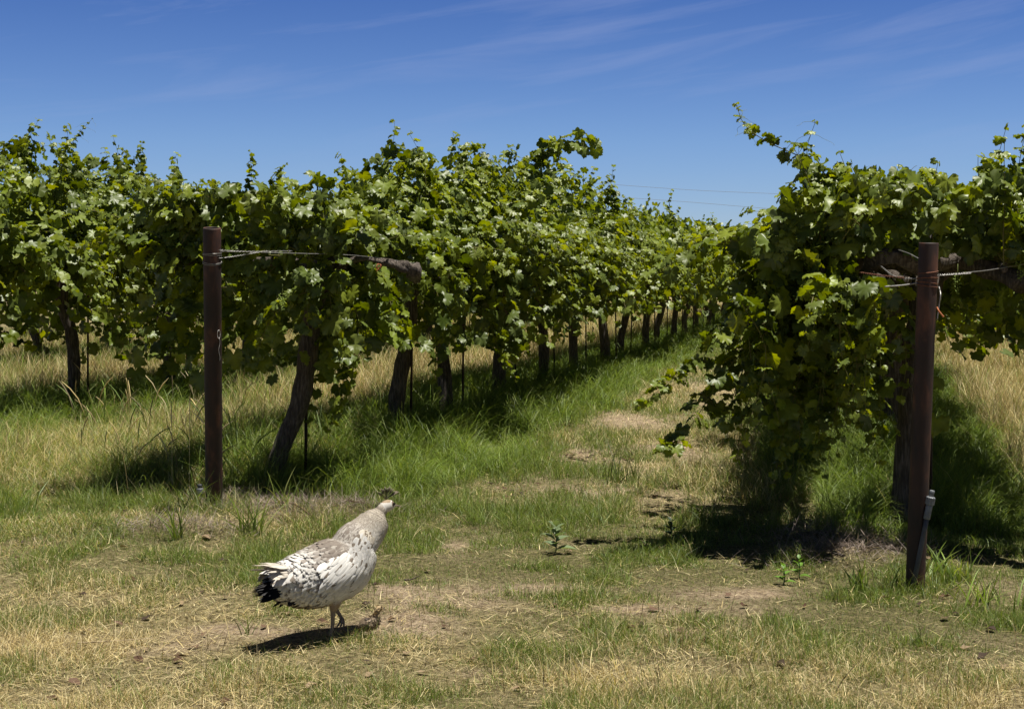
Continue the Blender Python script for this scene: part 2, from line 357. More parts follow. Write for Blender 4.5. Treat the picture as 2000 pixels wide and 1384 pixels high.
# tall straw meadow between the rows
hm = MB()
x, y, dd = wedge(750000, 8.3, 60, .45)
inlane = ((x < -4.75) & (x > -7.3)) | (x > 1.05) & (x < 3.3) | ((x < -8.9) & (x > -11.4)) | ((x < -13) & (x > -15.6))
keep = (y > 8.7 - .3 * (x < -4.5)) & inlane & (rng.random(len(x)) < .25 + .75 * clump(x, y, 1.1, 1.6)) & (rng.random(len(x)) > .5 * lush(x, y))
x, y, dd = x[keep], y[keep], dd[keep]; n = len(x)
mixg = rng.random(n) < np.where((x < -4) & (y < 15), .5, .2); cc = np.where(mixg[:, None], pick(GREENS, n) * 1.5, pick(STRAWS, n))
tall = .18 + .36 * clump(x, y, .9, 1.5); tall = np.where(x > 1, tall * .75, tall)
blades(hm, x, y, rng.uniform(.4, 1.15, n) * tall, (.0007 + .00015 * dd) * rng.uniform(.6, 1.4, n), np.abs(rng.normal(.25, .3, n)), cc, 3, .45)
tag(hm.build('tall_dry_grass', M_straw), 'tall pale straw grass standing in the lanes between vine rows', 'dry grass', kind='stuff')
# green-and-straw fringe at the end of the left lane, and seed-head stalks
fm = MB()
x, y, dd = wedge(330000, 7.2, 12.5, 1)
keep = (x < -4.1 + .2 * np.sin(y * 5)) & (rng.random(len(x)) < .15 + .85 * clump(x, y, 1.5, 1.6)); x, y, dd = x[keep], y[keep], dd[keep]; n = len(x)
edge = np.clip((y - 7.9) / 1.0, 0.25, 1)
mixg = rng.random(n) < .55; cc = np.where(mixg[:, None], pick(GREENS, n) * 1.1, pick(STRAWS, n) * .9)
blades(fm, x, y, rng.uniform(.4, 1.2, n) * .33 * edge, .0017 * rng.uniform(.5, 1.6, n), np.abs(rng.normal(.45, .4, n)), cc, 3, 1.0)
tag(fm.build('mixed_grass', M_grass), 'knee-high mix of green and straw grass left of the left post', 'grass', kind='stuff')

# separate tussocks one can point at
def tussock(px, py, n, h, spread, wd, cols, label, lean=.3, name='grass_tussock', group=None, segs=4, curl=.5):
    c = ground(px, py); m = MB()
    r = np.sqrt(rng.random(n)) * spread; a = rng.uniform(0, 6.28, n); x, y = c[0] + r * np.cos(a), c[1] + r * np.sin(a)
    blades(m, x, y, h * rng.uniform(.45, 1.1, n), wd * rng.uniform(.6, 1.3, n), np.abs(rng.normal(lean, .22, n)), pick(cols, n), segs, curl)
    tag(m.build(name, M_grass), label, 'grass tussock', group)
GB = GREENS * 1.15
tussock(345, 1062, 16, .26, .03, .005, GB, 'broad-bladed green tussock in the grey thatch in front of the left post')
tussock(490, 1050, 46, .30, .07, .0042, GB, 'tall upright green tussock right of the left post foot')
tussock(570, 1010, 30, .26, .10, .004, GB, 'loose green tussock in front of the leaning first vine trunk')
tussock(640, 985, 34, .24, .14, .0038, GB, 'thin green tussock left of the peahen neck, at the shadow edge')
tussock(395, 1000, 40, .30, .14, .004, GB, 'arching green tussock around the grey riser pipe')
tussock(30, 1000, 60, .30, .12, .0045, GB, 'dense green tussock at the far left edge of the verge')
tussock(270, 955, 70, .30, .2, .004, GREENS * .9, 'dark bushy tussock behind the left verge grass')
tussock(1680, 1160, 34, .22, .04, .0055, GB, 'broad-bladed green tussock left of the right post foot')
tussock(1850, 1135, 60, .22, .13, .0055, GB * 1.1, 'bright green tussock right of the hose by the right post')
tussock(1930, 1180, 50, .22, .16, .004, GB * 1.1, 'bright green tussock at the right edge, near the right post')
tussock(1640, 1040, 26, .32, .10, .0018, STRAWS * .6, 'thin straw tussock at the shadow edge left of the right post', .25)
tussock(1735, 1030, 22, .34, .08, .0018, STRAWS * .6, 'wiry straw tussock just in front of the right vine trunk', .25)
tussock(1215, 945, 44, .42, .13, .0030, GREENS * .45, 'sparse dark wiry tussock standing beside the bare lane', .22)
tussock(1180, 1370, 40, .10, .10, .002, STRAWS * 1.1, 'pale straw tussock at the bottom edge of the picture')
tussock(1175, 1325, 90, .13, .14, .002, STRAWS * 1.1, 'thick pale straw tussock in the foreground middle', .5)
tussock(1915, 1000, 1500, .30, .26, .0018, GREENS * .9, 'rounded bushy green clump under the right vine, right of the post', .35, curl=1.0)
tussock(470, 968, 130, .36, .20, .003, GREENS, 'shaggy green tussock between the left post and the leaning trunk')
tussock(330, 960, 220, .42, .28, .0024, GREENS * .95, 'tall shaggy green tussock just left of the left post', .4, curl=.9)
tussock(700, 945, 160, .26, .25, .0026, GREENS, 'low shaggy green tussock behind the peahen neck', .4, curl=.9)
tussock(1745, 1150, 36, .16, .06, .003, GB, 'short green tussock against the right post foot')
tussock(1795, 1260, 14, .12, .02, .003, GB, 'slender green tussock in the right foreground')
tussock(482, 1240, 10, .15, .02, .0022, GREENS * 1.1, 'slim seeding tussock behind the peahen tail')
# long lone stalks with seed heads near the left post
km = MB()
for k in range(70):
    q = ground(random.uniform(150, 470), random.uniform(850, 980)); h = random.uniform(.35, .75); l = random.uniform(-.35, .35); l2 = random.uniform(-.2, .2)
    P = [q + [0, 0, -.02], q + [l * .15, l2 * .2, h * .4], q + [l * .5, l2 * .5, h * .8], q + [l * .9, l2 * .8, h * .97]]
    tube(km, smoothpts(P, 7), [.0016, .0015, .0014, .0013, .0045, .004, .001], 4, pick(STRAWS if k % 3 else GREENS * 1.5, 1)[0])
tag(km.build('seeding_stalks', M_straw), 'tall arching stalks with narrow seed heads around the left post', 'grass stalks', kind='stuff')

# broad-leaved weeds
def weed(px, py, h, nleaf, size, col, label, spread=.3):
    c = ground(px, py); c[2] = gz(c[0], c[1]); r0 = empty('weed_plant', c)
    st = MB(); lf = MB()
    P = smoothpts([(0, 0, -.01), (.005, .004, h * .5), (-.004, .006, h)], 8); tube(st, P, np.linspace(.004, .0018, 8), 5, (.09, .11, .04))
    for k in range(nleaf):
        tt = k / max(nleaf - 1, 1); az = k * 2.4 + random.uniform(-.3, .3); z = h * (.15 + .85 * tt); s = size * (1.1 - .5 * tt)
        d = np.array([math.cos(az), math.sin(az), spread + tt]); d = norm(d); sd = norm(np.cross(d, [0, 0, 1])); up = np.cross(sd, d)
        u = np.linspace(0, 1, 6); wv = np.sin(u ** .8 * np.pi) * .28 * s
        cc = np.array([0, 0, z]) + d * (u * s)[:, None] + np.array([0, 0, -1]) * (u ** 2 * s * .25)[:, None]
        V = np.concatenate([cc - sd * wv[:, None] + up * (wv * .35)[:, None], cc, cc + sd * wv[:, None] + up * (wv * .35)[:, None]])
        f = [[i, i + 1, i + 7, i + 6] for i in range(5)] + [[i + 6, i + 7, i + 13, i + 12] for i in range(5)]
        lf.add(V, [np.array(f)], np.array(col) * random.uniform(.8, 1.2))
    st.build('stem', M_cane, r0); lf.build('leaves', M_grass, r0)
    tag(r0, label, 'weed')
weed(1085, 1080, .15, 11, .11, (.15, .20, .10), 'grey-green leafy weed growing in the lush grass right of the peahen')
weed(1530, 1145, .09, 8, .06, (.12, .23, .03), 'small bright green weed left of the right post thatch')
weed(1310, 1045, .10, 10, .07, (.03, .05, .02), 'low dark weed at the near edge of the right row shadow')
weed(1560, 1130, .10, 7, .06, (.12, .23, .03), 'taller bright weed beside the smaller one, on the thatch edge')

# dead leaves and twigs lying about
dl = MB()
for k in range(330):
    if k < 120: px, py = random.gauss(1110, 60), random.gauss(895, 14)
    elif k < 170: px, py = random.gauss(1090, 60), random.gauss(960, 12)
    else: px, py = random.uniform(0, 2000), random.uniform(950, 1384)
    q = ground(px, py); q[2] = gz(q[0], q[1]) + .012; s = random.uniform(.008, .028); a = random.uniform(0, 6.28)
    ux = np.array([math.cos(a), math.sin(a), random.uniform(-.3, .3)]) * s; uy = np.array([-math.sin(a), math.cos(a), random.uniform(-.3, .3)]) * s * random.uniform(.4, .9)
    up = np.array([0, 0, s * random.uniform(.2, .6)])
    V = [q - ux, q - ux * .3 + uy + up, q + ux * .8 + uy * .7, q + ux * 1.2 + up * .5, q + ux * .4 - uy + up, q - ux * .5 - uy * .8, q]
    dl.add(V, [np.array([[i, (i + 1) % 6, 6] for i in range(6)])], np.array(random.choice([(.07, .040, .025), (.12, .075, .05), (.22, .16, .10), (.05, .035, .025)])))
tag(dl.build('dead_leaves', M_litter), 'scattered curled brown dead leaves lying on the verge and lane', 'dead leaves', kind='stuff')
def twig(pts, r, label, col=(.10, .055, .035)):
    P = [ground(*p) for p in pts]
    for p in P: p[2] = gz(p[0], p[1]) + .028
    m = MB(); tube(m, smoothpts(P, 12), np.linspace(r, r * .5, 12) * (1 + .15 * rng.normal(0, 1, 12)), 6, col)
    tag(m.build('fallen_twig', M_cane), label, 'twig')
twig([(528, 1003), (575, 1012), (610, 1020), (655, 1030)], .006, 'long reddish twig lying in the thatch left of the peahen neck')
twig([(675, 995), (690, 1002), (712, 1003)], .005, 'short reddish twig lying just left of the peahen head')
twig([(790, 1144), (805, 1141), (818, 1135)], .005, 'dark twig on the bare soil right of the peahen', (.05, .035, .025))
twig([(152, 1270), (210, 1268), (300, 1262)], .003, 'pale straw-thin twig on the soil patch at the left', (.35, .27, .16))
twig([(1110, 898), (1128, 902), (1150, 910)], .008, 'stout brown twig among dead leaves on the lane', (.07, .04, .03))

# ------------------------------------------------------------------ vine leaves
def leaf_template(lod, seed):
    rs = np.random.default_rng(seed)
    if lod == 0:
        A = [0, 9, 18, 26, 34, 42, 50, 60, 68, 78, 88, 98, 108, 120, 132, 146, 160, 172]
        Rr = [1.0, .90, .88, .76, .74, .80, .86, .95, .86, .86, .76, .74, .80, .82, .80, .76, .62, .20]
    elif lod == 1:
        A = [0, 18, 32, 58, 78, 96, 118, 150, 174]; Rr = [1.0, .88, .74, .95, .84, .74, .82, .74, .2]
    else:
        A = [0, 35, 62, 95, 130, 172]; Rr = [1.0, .72, .9, .66, .74, .25]
    a = np.array(A + [360 - v for v in A[:0:-1]]) * math.pi / 180; r = np.array(Rr + Rr[:0:-1]) * (1 + rs.normal(0, .05, len(a)))
    x = np.sin(a) * r; y = np.cos(a) * r
    fold = rs.uniform(.05, .35); droop = rs.uniform(.08, .38); wav = rs.normal(0, .10, len(a))
    z = fold * np.abs(x) - droop * (x ** 2 + y ** 2) * .9 + wav
    n = len(a)
    if lod == 0:
        k = .56; q = np.arange(0, n, 2); zi = fold * np.abs(x[q]) * k - droop * (x[q] ** 2 + y[q] ** 2) * .9 * k * k + rs.normal(0, .055, len(q)) + .05 * np.cos(3 * a[q] * 2)
        V = np.r_[[[0, 0, 0]], np.c_[x[q] * k, y[q] * k, zi], np.c_[x, y, z]]; m = len(q); f = []
        for i in range(m):
            j = (i + 1) % m; o0, o1, o2 = 1 + m + q[i], 1 + m + (q[i] + 1) % n, 1 + m + (q[j] if j else 0)
            f += [[0, 1 + i, 1 + j], [1 + i, o0, o1], [1 + i, o1, 1 + j]]
            f += [[1 + j, o1, o2]]
        return V, np.array(f)
    V = np.r_[[[0, 0, 0]], np.c_[x, y, z]]
    return V, np.array([[0, i + 1, (i + 1) % n + 1] for i in range(n)])
TPL = {l: [leaf_template(l, s + 10 * l) for s in range(5)] for l in (0, 1, 2)}
LG = np.array([(.078, .110, .004), (.114, .150, .005), (.042, .066, .004), (.165, .198, .006), (.058, .086, .007)])
LY = np.array([(.18, .23, .022), (.24, .29, .03), (.15, .20, .02)])
CLEAR = [None, []]
def project(p):
    q = p - EYE; dep = q @ cF; return 1000 + F * (q @ cR) / dep, 692 - F * (q @ cU) / dep, dep
def add_leaves(mb, pos, d, nrm, size, young, rs, lod=0):
    if CLEAR[0] is not None:      # the pruned gaps around the posts and the old arms
        px, py, dp = project(pos + CLEAR[0]); k = np.ones(len(pos), bool)
        for cx, cy, rx, ry, dmax in CLEAR[1]: k &= ~(((px - cx) / rx) ** 4 + ((py - cy) / ry) ** 4 < 1) | (dp > dmax)
        pos, d, nrm, size, young = pos[k], (np.broadcast_to(d, pos.shape))[k], (np.broadcast_to(nrm, pos.shape))[k], size[k], young[k]
        if not len(pos): return
    n = len(pos); d = norm(d); nrm = norm(nrm - d * np.sum(nrm * d, -1, keepdims=True)); sx = np.cross(d, nrm)
    col = LG[rs.integers(0, len(LG), n)] * rs.uniform(.65, 1.5, (n, 1)); yc = LY[rs.integers(0, 3, n)]
    young = np.clip(young + (rs.random(n) < .10) * rs.uniform(.2, .7, n), 0, 1)
    col = col * (1 - young[:, None]) + yc * young[:, None]
    ti = rs.integers(0, 5, n)
    for k in range(5):
        s = np.where(ti == k)[0]
        if not len(s): continue
        T, Fc = TPL[lod][k]; B = np.stack([sx[s], d[s], nrm[s]], 1) * size[s][:, None, None]
        V = np.einsum('vk,nkj->nvj', T, B) + pos[s][:, None]
        V = V.reshape(-1, 3); nv = len(T)
        f = (Fc[None] + (np.arange(len(s)) * nv)[:, None, None]).reshape(-1, 3)
        kc = np.repeat(col[s], nv, 0); cen = np.tile(np.r_[1.25, np.ones(nv - 1)], len(s)); mb.add(V, [f], kc * cen[:, None])
def leafy_path(fo, ca, P, rs, size=.075, lod=0, dens=1.0, young_tip=True, rad=.0035, out=None, tip=.3, tend=0):
    """a shoot along P: cane plus alternating leaves on petioles"""
    P = np.asarray(P); L = np.linalg.norm(np.diff(P, axis=0), axis=1).sum(); m = max(int(L / .065), 4); Q = smoothpts(P, m)
    tube(ca, Q, np.linspace(rad, rad * .35, m), 4 if lod < 2 else 3, (.14, .13, .035) if young_tip else (.13, .09, .05), cap=False)
    T = norm(np.gradient(Q, axis=0)); reps = max(int(round(dens)), 1); 
    pos = np.repeat(Q, reps, 0); TT = np.repeat(T, reps, 0); n = len(pos); u = np.repeat(np.linspace(0, 1, m), reps)
    side = norm(np.cross(TT, rs.normal(0, 1, (n, 3)) + (0, 0, .5))); side *= np.where(np.arange(n) % 2, 1, -1)[:, None]
    if out is not None: side = side + np.asarray(out) * .5
    sz = size * (1 - (1 - tip) * u ** 2.0) * rs.uniform(.65, 1.2, n)
    pet = norm(side + (0, 0, .25) + rs.normal(0, .25, (n, 3))) * (sz * rs.uniform(.5, 1.1, n))[:, None]
    dd = norm(pet) * .7 + (0, 0, -.65) + rs.normal(0, .3, (n, 3)) + TT * .2
    nn = np.array([0, 0, .75]) + norm(pet) * .55 + rs.normal(0, .5, (n, 3)) + (0 if out is None else np.asarray(out) * .55)
    yg = np.clip((u - .55) * 1.6, 0, 1) * (1 if young_tip else .3)
    add_leaves(fo, pos + pet, dd, nn, sz, yg, rs, lod)
    if lod == 0:
        for i in range(0, n, 1): tube(ca, np.stack([pos[i], pos[i] + pet[i] * .5 + (0, 0, .004), pos[i] + pet[i]]), .0013, 3, (.15, .12, .04), cap=False)
    for k in range(tend):
        i = m - 1 - int(rs.integers(0, max(m // 2, 2))); a = norm(rs.normal(0, 1, 3) * (1, 1, .4)); tt = np.linspace(0, 1, 12)
        W = Q[i] + a * (tt * .13)[:, None] + np.stack([np.sin(tt * 9) * .012 * tt, np.cos(tt * 9) * .012 * tt, -.06 * tt ** 2], -1)
        tube(ca, W, np.linspace(.0013, .0006, 12), 3, (.14, .16, .03), cap=False)
def vine_meshes(seed, ht=2.65, lod=0, nsh=46, low=1.0, lean=0., leanx=0., trunk_r=.065, front=0, pts=None, zc=1.47, dens=2, wide=1.0, rightlow=None, fill=1.0):
    rs = np.random.default_rng(seed)
    # trunk
    tk = MB(); sides = 14 if lod == 0 else 9 if lod == 1 else 6; m = 16 if lod == 0 else 9
    if pts is None:
        w_ = rs.normal(0, .035, (3, 2)); pts = [(0, 0, -.08), (w_[0, 0], w_[0, 1], .35), (leanx * .5 + w_[1, 0], lean * .5 + w_[1, 1], .8), (leanx + w_[2, 0], lean + w_[2, 1], 1.2), (leanx, lean, zc - .05)]
    P = smoothpts(pts, m); rr = trunk_r * (1 + .45 * np.exp(-np.linspace(0, 1, m) * 9) + .35 * np.linspace(0, 1, m) ** 4) * (1 + rs.normal(0, .07, m))
    tube(tk, P, rr, sides, ridge=.10 if lod < 2 else .05, seed=seed)
    top = np.array(pts[-1], float)
    # two side arms and four cordons
    cd_ = MB(); lines = []
    for s in (-1, 1):
        A = smoothpts([top + (0, 0, -.05), top + (s * .16, .03, .06), (s * .33, top[1] * .5, zc + .03), (s * .45, rs.uniform(-.08, .08), zc + .02)], 9)
        tube(cd_, A, np.linspace(trunk_r * .62, trunk_r * .48, 9), max(sides - 3, 5), ridge=.09, seed=seed + s + 5)
        for e in (-1, 1):
            ln = 1.0 if not (front and e == -1) else front
            B = smoothpts([A[-1] - (s * .02, 0, 0), (s * .45, e * ln * .35, zc + .03 + rs.normal(0, .02)), (s * .45 + rs.normal(0, .03), e * ln * .7, zc + rs.normal(0, .03)), (s * .45, e * ln, zc)], 9)
            tube(cd_, B, np.linspace(trunk_r * .45, trunk_r * .25, 9) * (1 + rs.normal(0, .08, 9)), max(sides - 4, 5), ridge=.09, seed=seed + s * 3 + e)
            lines.append((s, B))
    # shoots
    fo = MB(); ca = MB(); H = ht - zc
    for k in range(nsh):
        s, B = lines[k % 4]; q = B[rs.integers(0, 9)] + (0, rs.uniform(-.06, .06), .02)
        typ = rs.random()
        if typ < .52:   # upright
            d = np.array([s * rs.uniform(-.75, .12), rs.uniform(-.45, .45), 1.0]); grav = rs.uniform(.01, .05); Ls = H * (rs.uniform(.7, 1.1) if rs.random() > .14 else rs.uniform(1.1, 1.4))
        elif typ < .85:  # arching outwards
            d = np.array([s * rs.uniform(.35, 1.1), rs.uniform(-.5, .5), rs.uniform(.5, 1.0)]); grav = rs.uniform(.08, .15); Ls = rs.uniform(.8, 1.3) * wide
        else:            # hanging
            d = np.array([s * rs.uniform(-.3, .9), rs.uniform(-.6, .6), rs.uniform(-.1, .4)]); grav = rs.uniform(.12, .2); Ls = rs.uniform(.5, .9)
        if front and q[1] < -.2 and rs.random() < .35: d[1] = -abs(d[1])
        pp = [q]; d = norm(d)
        lo = low if not (rightlow is not None and s > 0) else rightlow
        for _ in range(max(int(Ls / .09), 4)):
            d = norm(d + (rs.normal(0, .05), rs.normal(0, .05), -grav)); z_ = pp[-1] + d * .09
            if z_[2] < lo + rs.uniform(-.15, .15): break
            if CLEAR[0] is not None:
                qx, qy, qd = project(z_ + CLEAR[0])
                if any(((qx - a_) / c_) ** 4 + ((qy - b_) / d_) ** 4 < 1 and qd < e_ for a_, b_, c_, d_, e_ in CLEAR[1]): break
            pp.append(z_)
        if len(pp) < 4: continue
        leafy_path(fo, ca, pp, rs, .086 if lod < 2 else .10, lod, dens, True, .004 if lod < 2 else .005, (s * .8, -.15, .1), .45)
    # leaves of side shoots closing the outside of the canopy
    nl = int((1900 if lod == 0 else 1100 if lod == 1 else 480) * fill); a = rs.uniform(-.62, np.pi + .62, nl); hh_ = (ht - zc) * (.93 + .10 * np.sin(a * 3 + seed))
    yy = rs.uniform(-1.08 if not front else -front, 1.08, nl); dep_ = 1.06 - np.abs(rs.normal(0, .24, nl)); lo_ = np.where(np.cos(a) > 0, low if rightlow is None else rightlow, low)
    lo_ = lo_ - .38 * np.clip(vnoise(yy * 2.2 + seed * 1.7, np.sign(np.cos(a)) * 3 + 8) - .35, 0, 1) * (low < 1.05)
    bumpy = 1 + .24 * (vnoise(yy * 2.3 + seed, a * 2.0) - .5) * 2
    gap = vnoise(yy * 4.5 + seed, a * 4.5 + 3) > .42 * (lod < 2)
    xx = np.cos(a) * .80 * wide * dep_ * bumpy; zz = zc + .12 + np.where(np.sin(a) > 0, np.sin(a) * (hh_ - .15), 0) * dep_ * bumpy
    dr = rs.random(nl) < .50; zz = np.where(dr, lo_ + (zc + .35 - lo_) * rs.random(nl) ** .8 - .1 * vnoise(yy * 3 + 5, a), zz); tz_ = np.clip((zz - lo_) / (ht - lo_), 0, 1); xx = np.where(dr, np.sign(xx) * (.98 - .42 * tz_ - .38 * rs.random(nl) ** 1.6) * bumpy * wide, xx)
    o_ = np.stack([np.cos(a), -.15 + 0 * a, np.clip(np.sin(a), 0, 1) + .25], -1)
    if front: ef = rs.random(nl) < .22; yy = np.where(ef, -front * (1 - .15 * rs.random(nl)), yy); xx = np.where(ef, rs.uniform(-.75, .75, nl), xx); o_ = np.where(ef[:, None], [[0, -1, .3]], o_)
    pz = np.stack([xx, yy, zz], -1); sz_ = (.088 if lod < 2 else .105) * rs.uniform(.55, 1.15, nl)
    pz, o_, sz_ = pz[gap], o_[gap], sz_[gap]; nl = len(pz)
    add_leaves(fo, pz, o_ * (1, 1, .2) * .6 + (0, 0, -.7) + rs.normal(0, .5, (nl, 3)), o_ * .8 + (0, 0, .4) + rs.normal(0, .65, (nl, 3)), sz_, np.zeros(nl), rs, lod)
    return tk, cd_, fo, ca
def assemble(loc, parts, rz=0):
    r0 = empty('grapevine', loc, rz)
    for nm, me in parts: link(nm, me, r0)
    return r0
def bake(parts):
    tk, cd_, fo, ca = parts
    return [('trunk', tk.mesh('trunk', M_bark)), ('cordon', cd_.mesh('cordon', M_bark)), ('foliage', fo.mesh('foliage', M_leaf)), ('canes', ca.mesh('canes', M_cane))]
def copy_thing(src, loc, rz=0):
    r = src.copy(); C.objects.link(r); r.location = loc; r.rotation_euler.z = rz
    for ch in list(src.children): c = ch.copy(); C.objects.link(c); c.parent = r
    return r
def bunch(parent, loc, rs, n=34, L=.11):
    m = MB(); phi = (1 + 5 ** .5) / 2
    ico = norm(np.array([(-1, phi, 0), (1, phi, 0), (-1, -phi, 0), (1, -phi, 0), (0, -1, phi), (0, 1, phi), (0, -1, -phi), (0, 1, -phi), (phi, 0, -1), (phi, 0, 1), (-phi, 0, -1), (-phi, 0, 1)], float))
    fc = np.array([(0, 11, 5), (0, 5, 1), (0, 1, 7), (0, 7, 10), (0, 10, 11), (1, 5, 9), (5, 11, 4), (11, 10, 2), (10, 7, 6), (7, 1, 8), (3, 9, 4), (3, 4, 2), (3, 2, 6), (3, 6, 8), (3, 8, 9), (4, 9, 5), (2, 4, 11), (6, 2, 10), (8, 6, 7), (9, 8, 1)])
    for k in range(n):
        t_ = rs.random(); rr = .028 * (1 - t_ * .8); a = rs.uniform(0, 6.28)
        m.add(ico * rs.uniform(.0035, .0055) + np.array(loc) + (rr * math.cos(a), rr * math.sin(a), -t_ * L), [fc], (.20, .27, .05))
    tube(m, [np.array(loc) + (0, 0, .05), np.array(loc), np.array(loc) + (0, 0, -L * .8)], .0015, 4, (.14, .17, .04))
    m.build('grape_bunch', M_cane, parent)

ORD = ['first', 'second', 'third', 'fourth', 'fifth', 'sixth', 'seventh', 'eighth', 'ninth', 'tenth', 'eleventh', 'twelfth', '13th', '14th', '15th', '16th', '17th', '18th', '19th', '20th', '21st', '22nd', '23rd', '24th', '25th', '26th', '27th', '28th', '29th', '30th', '31st', '32nd', '33rd', '34th']
ROWN = {'b': 'the row behind the left post', 'a': 'the first row left of the left post', 'c': 'the row behind the right post', 'd': 'the row at the far right', 'z': 'the second row left of the left post', 'y': 'the third row left of the left post'}
GRP = {k: 'grapevines in ' + v for k, v in ROWN.items()}
DV = 2.1
first_y = {'b': 8.87 + 0.0, 'a': 11.15, 'c': CTR1[1], 'z': 18.9 - DV, 'y': 22.0, 'd': 9.0}
# row-b trunk bases seen in the photo lie on the row line at these spacings
def base(row, k):
    x = ROWX[row] + .05 * math.sin(k * 2.7 + len(row) + ord(row)); yv = first_y[row] + DV * k + .10 * math.sin(k * 1.9 + ord(row))
    return np.array([x, yv, float(gz(x, yv))])
# hand-made near vines ---------------------------------------------------------------
def shoot_px(fo, ca, pxs, dep, rs, origin, **kw):
    """extra shoot given by image positions at one distance, in the vine's own frame"""
    deps = np.linspace(dep[0], dep[1], len(pxs)) if isinstance(dep, tuple) else [dep] * len(pxs)
    leafy_path(fo, ca, [at_depth(px, py, d_) - origin for (px, py), d_ in zip(pxs, deps)], rs, **kw)
HAND = {
 ('b', 0): dict(ht=2.05, low=.95, nsh=76, trunk_r=.062, front=.5, wide=.80),
 ('b', 1): dict(ht=2.28, low=.86, nsh=86),
 ('b', 2): dict(ht=2.5, low=.82, nsh=90),
 ('b', 3): dict(ht=2.6, low=.95, nsh=90),
 ('b', 4): dict(ht=2.65, low=1.02, nsh=84), ('b', 5): dict(ht=2.6, low=.95, nsh=78, lod=1),
 ('a', 0): dict(ht=2.62, nsh=84, lod=1), ('a', 1): dict(ht=2.68, nsh=90, low=.72), ('a', 2): dict(ht=2.55, nsh=90, low=.70), ('a', 3): dict(ht=2.42, nsh=86, lod=1),
 ('c', 0): dict(ht=2.05, low=.75, nsh=90, trunk_r=.066, front=.9, rightlow=1.2), ('c', 1): dict(ht=2.2, low=.8, nsh=90, rightlow=1.1), ('c', 2): dict(ht=2.3, nsh=78, lod=1, rightlow=1.1),
}
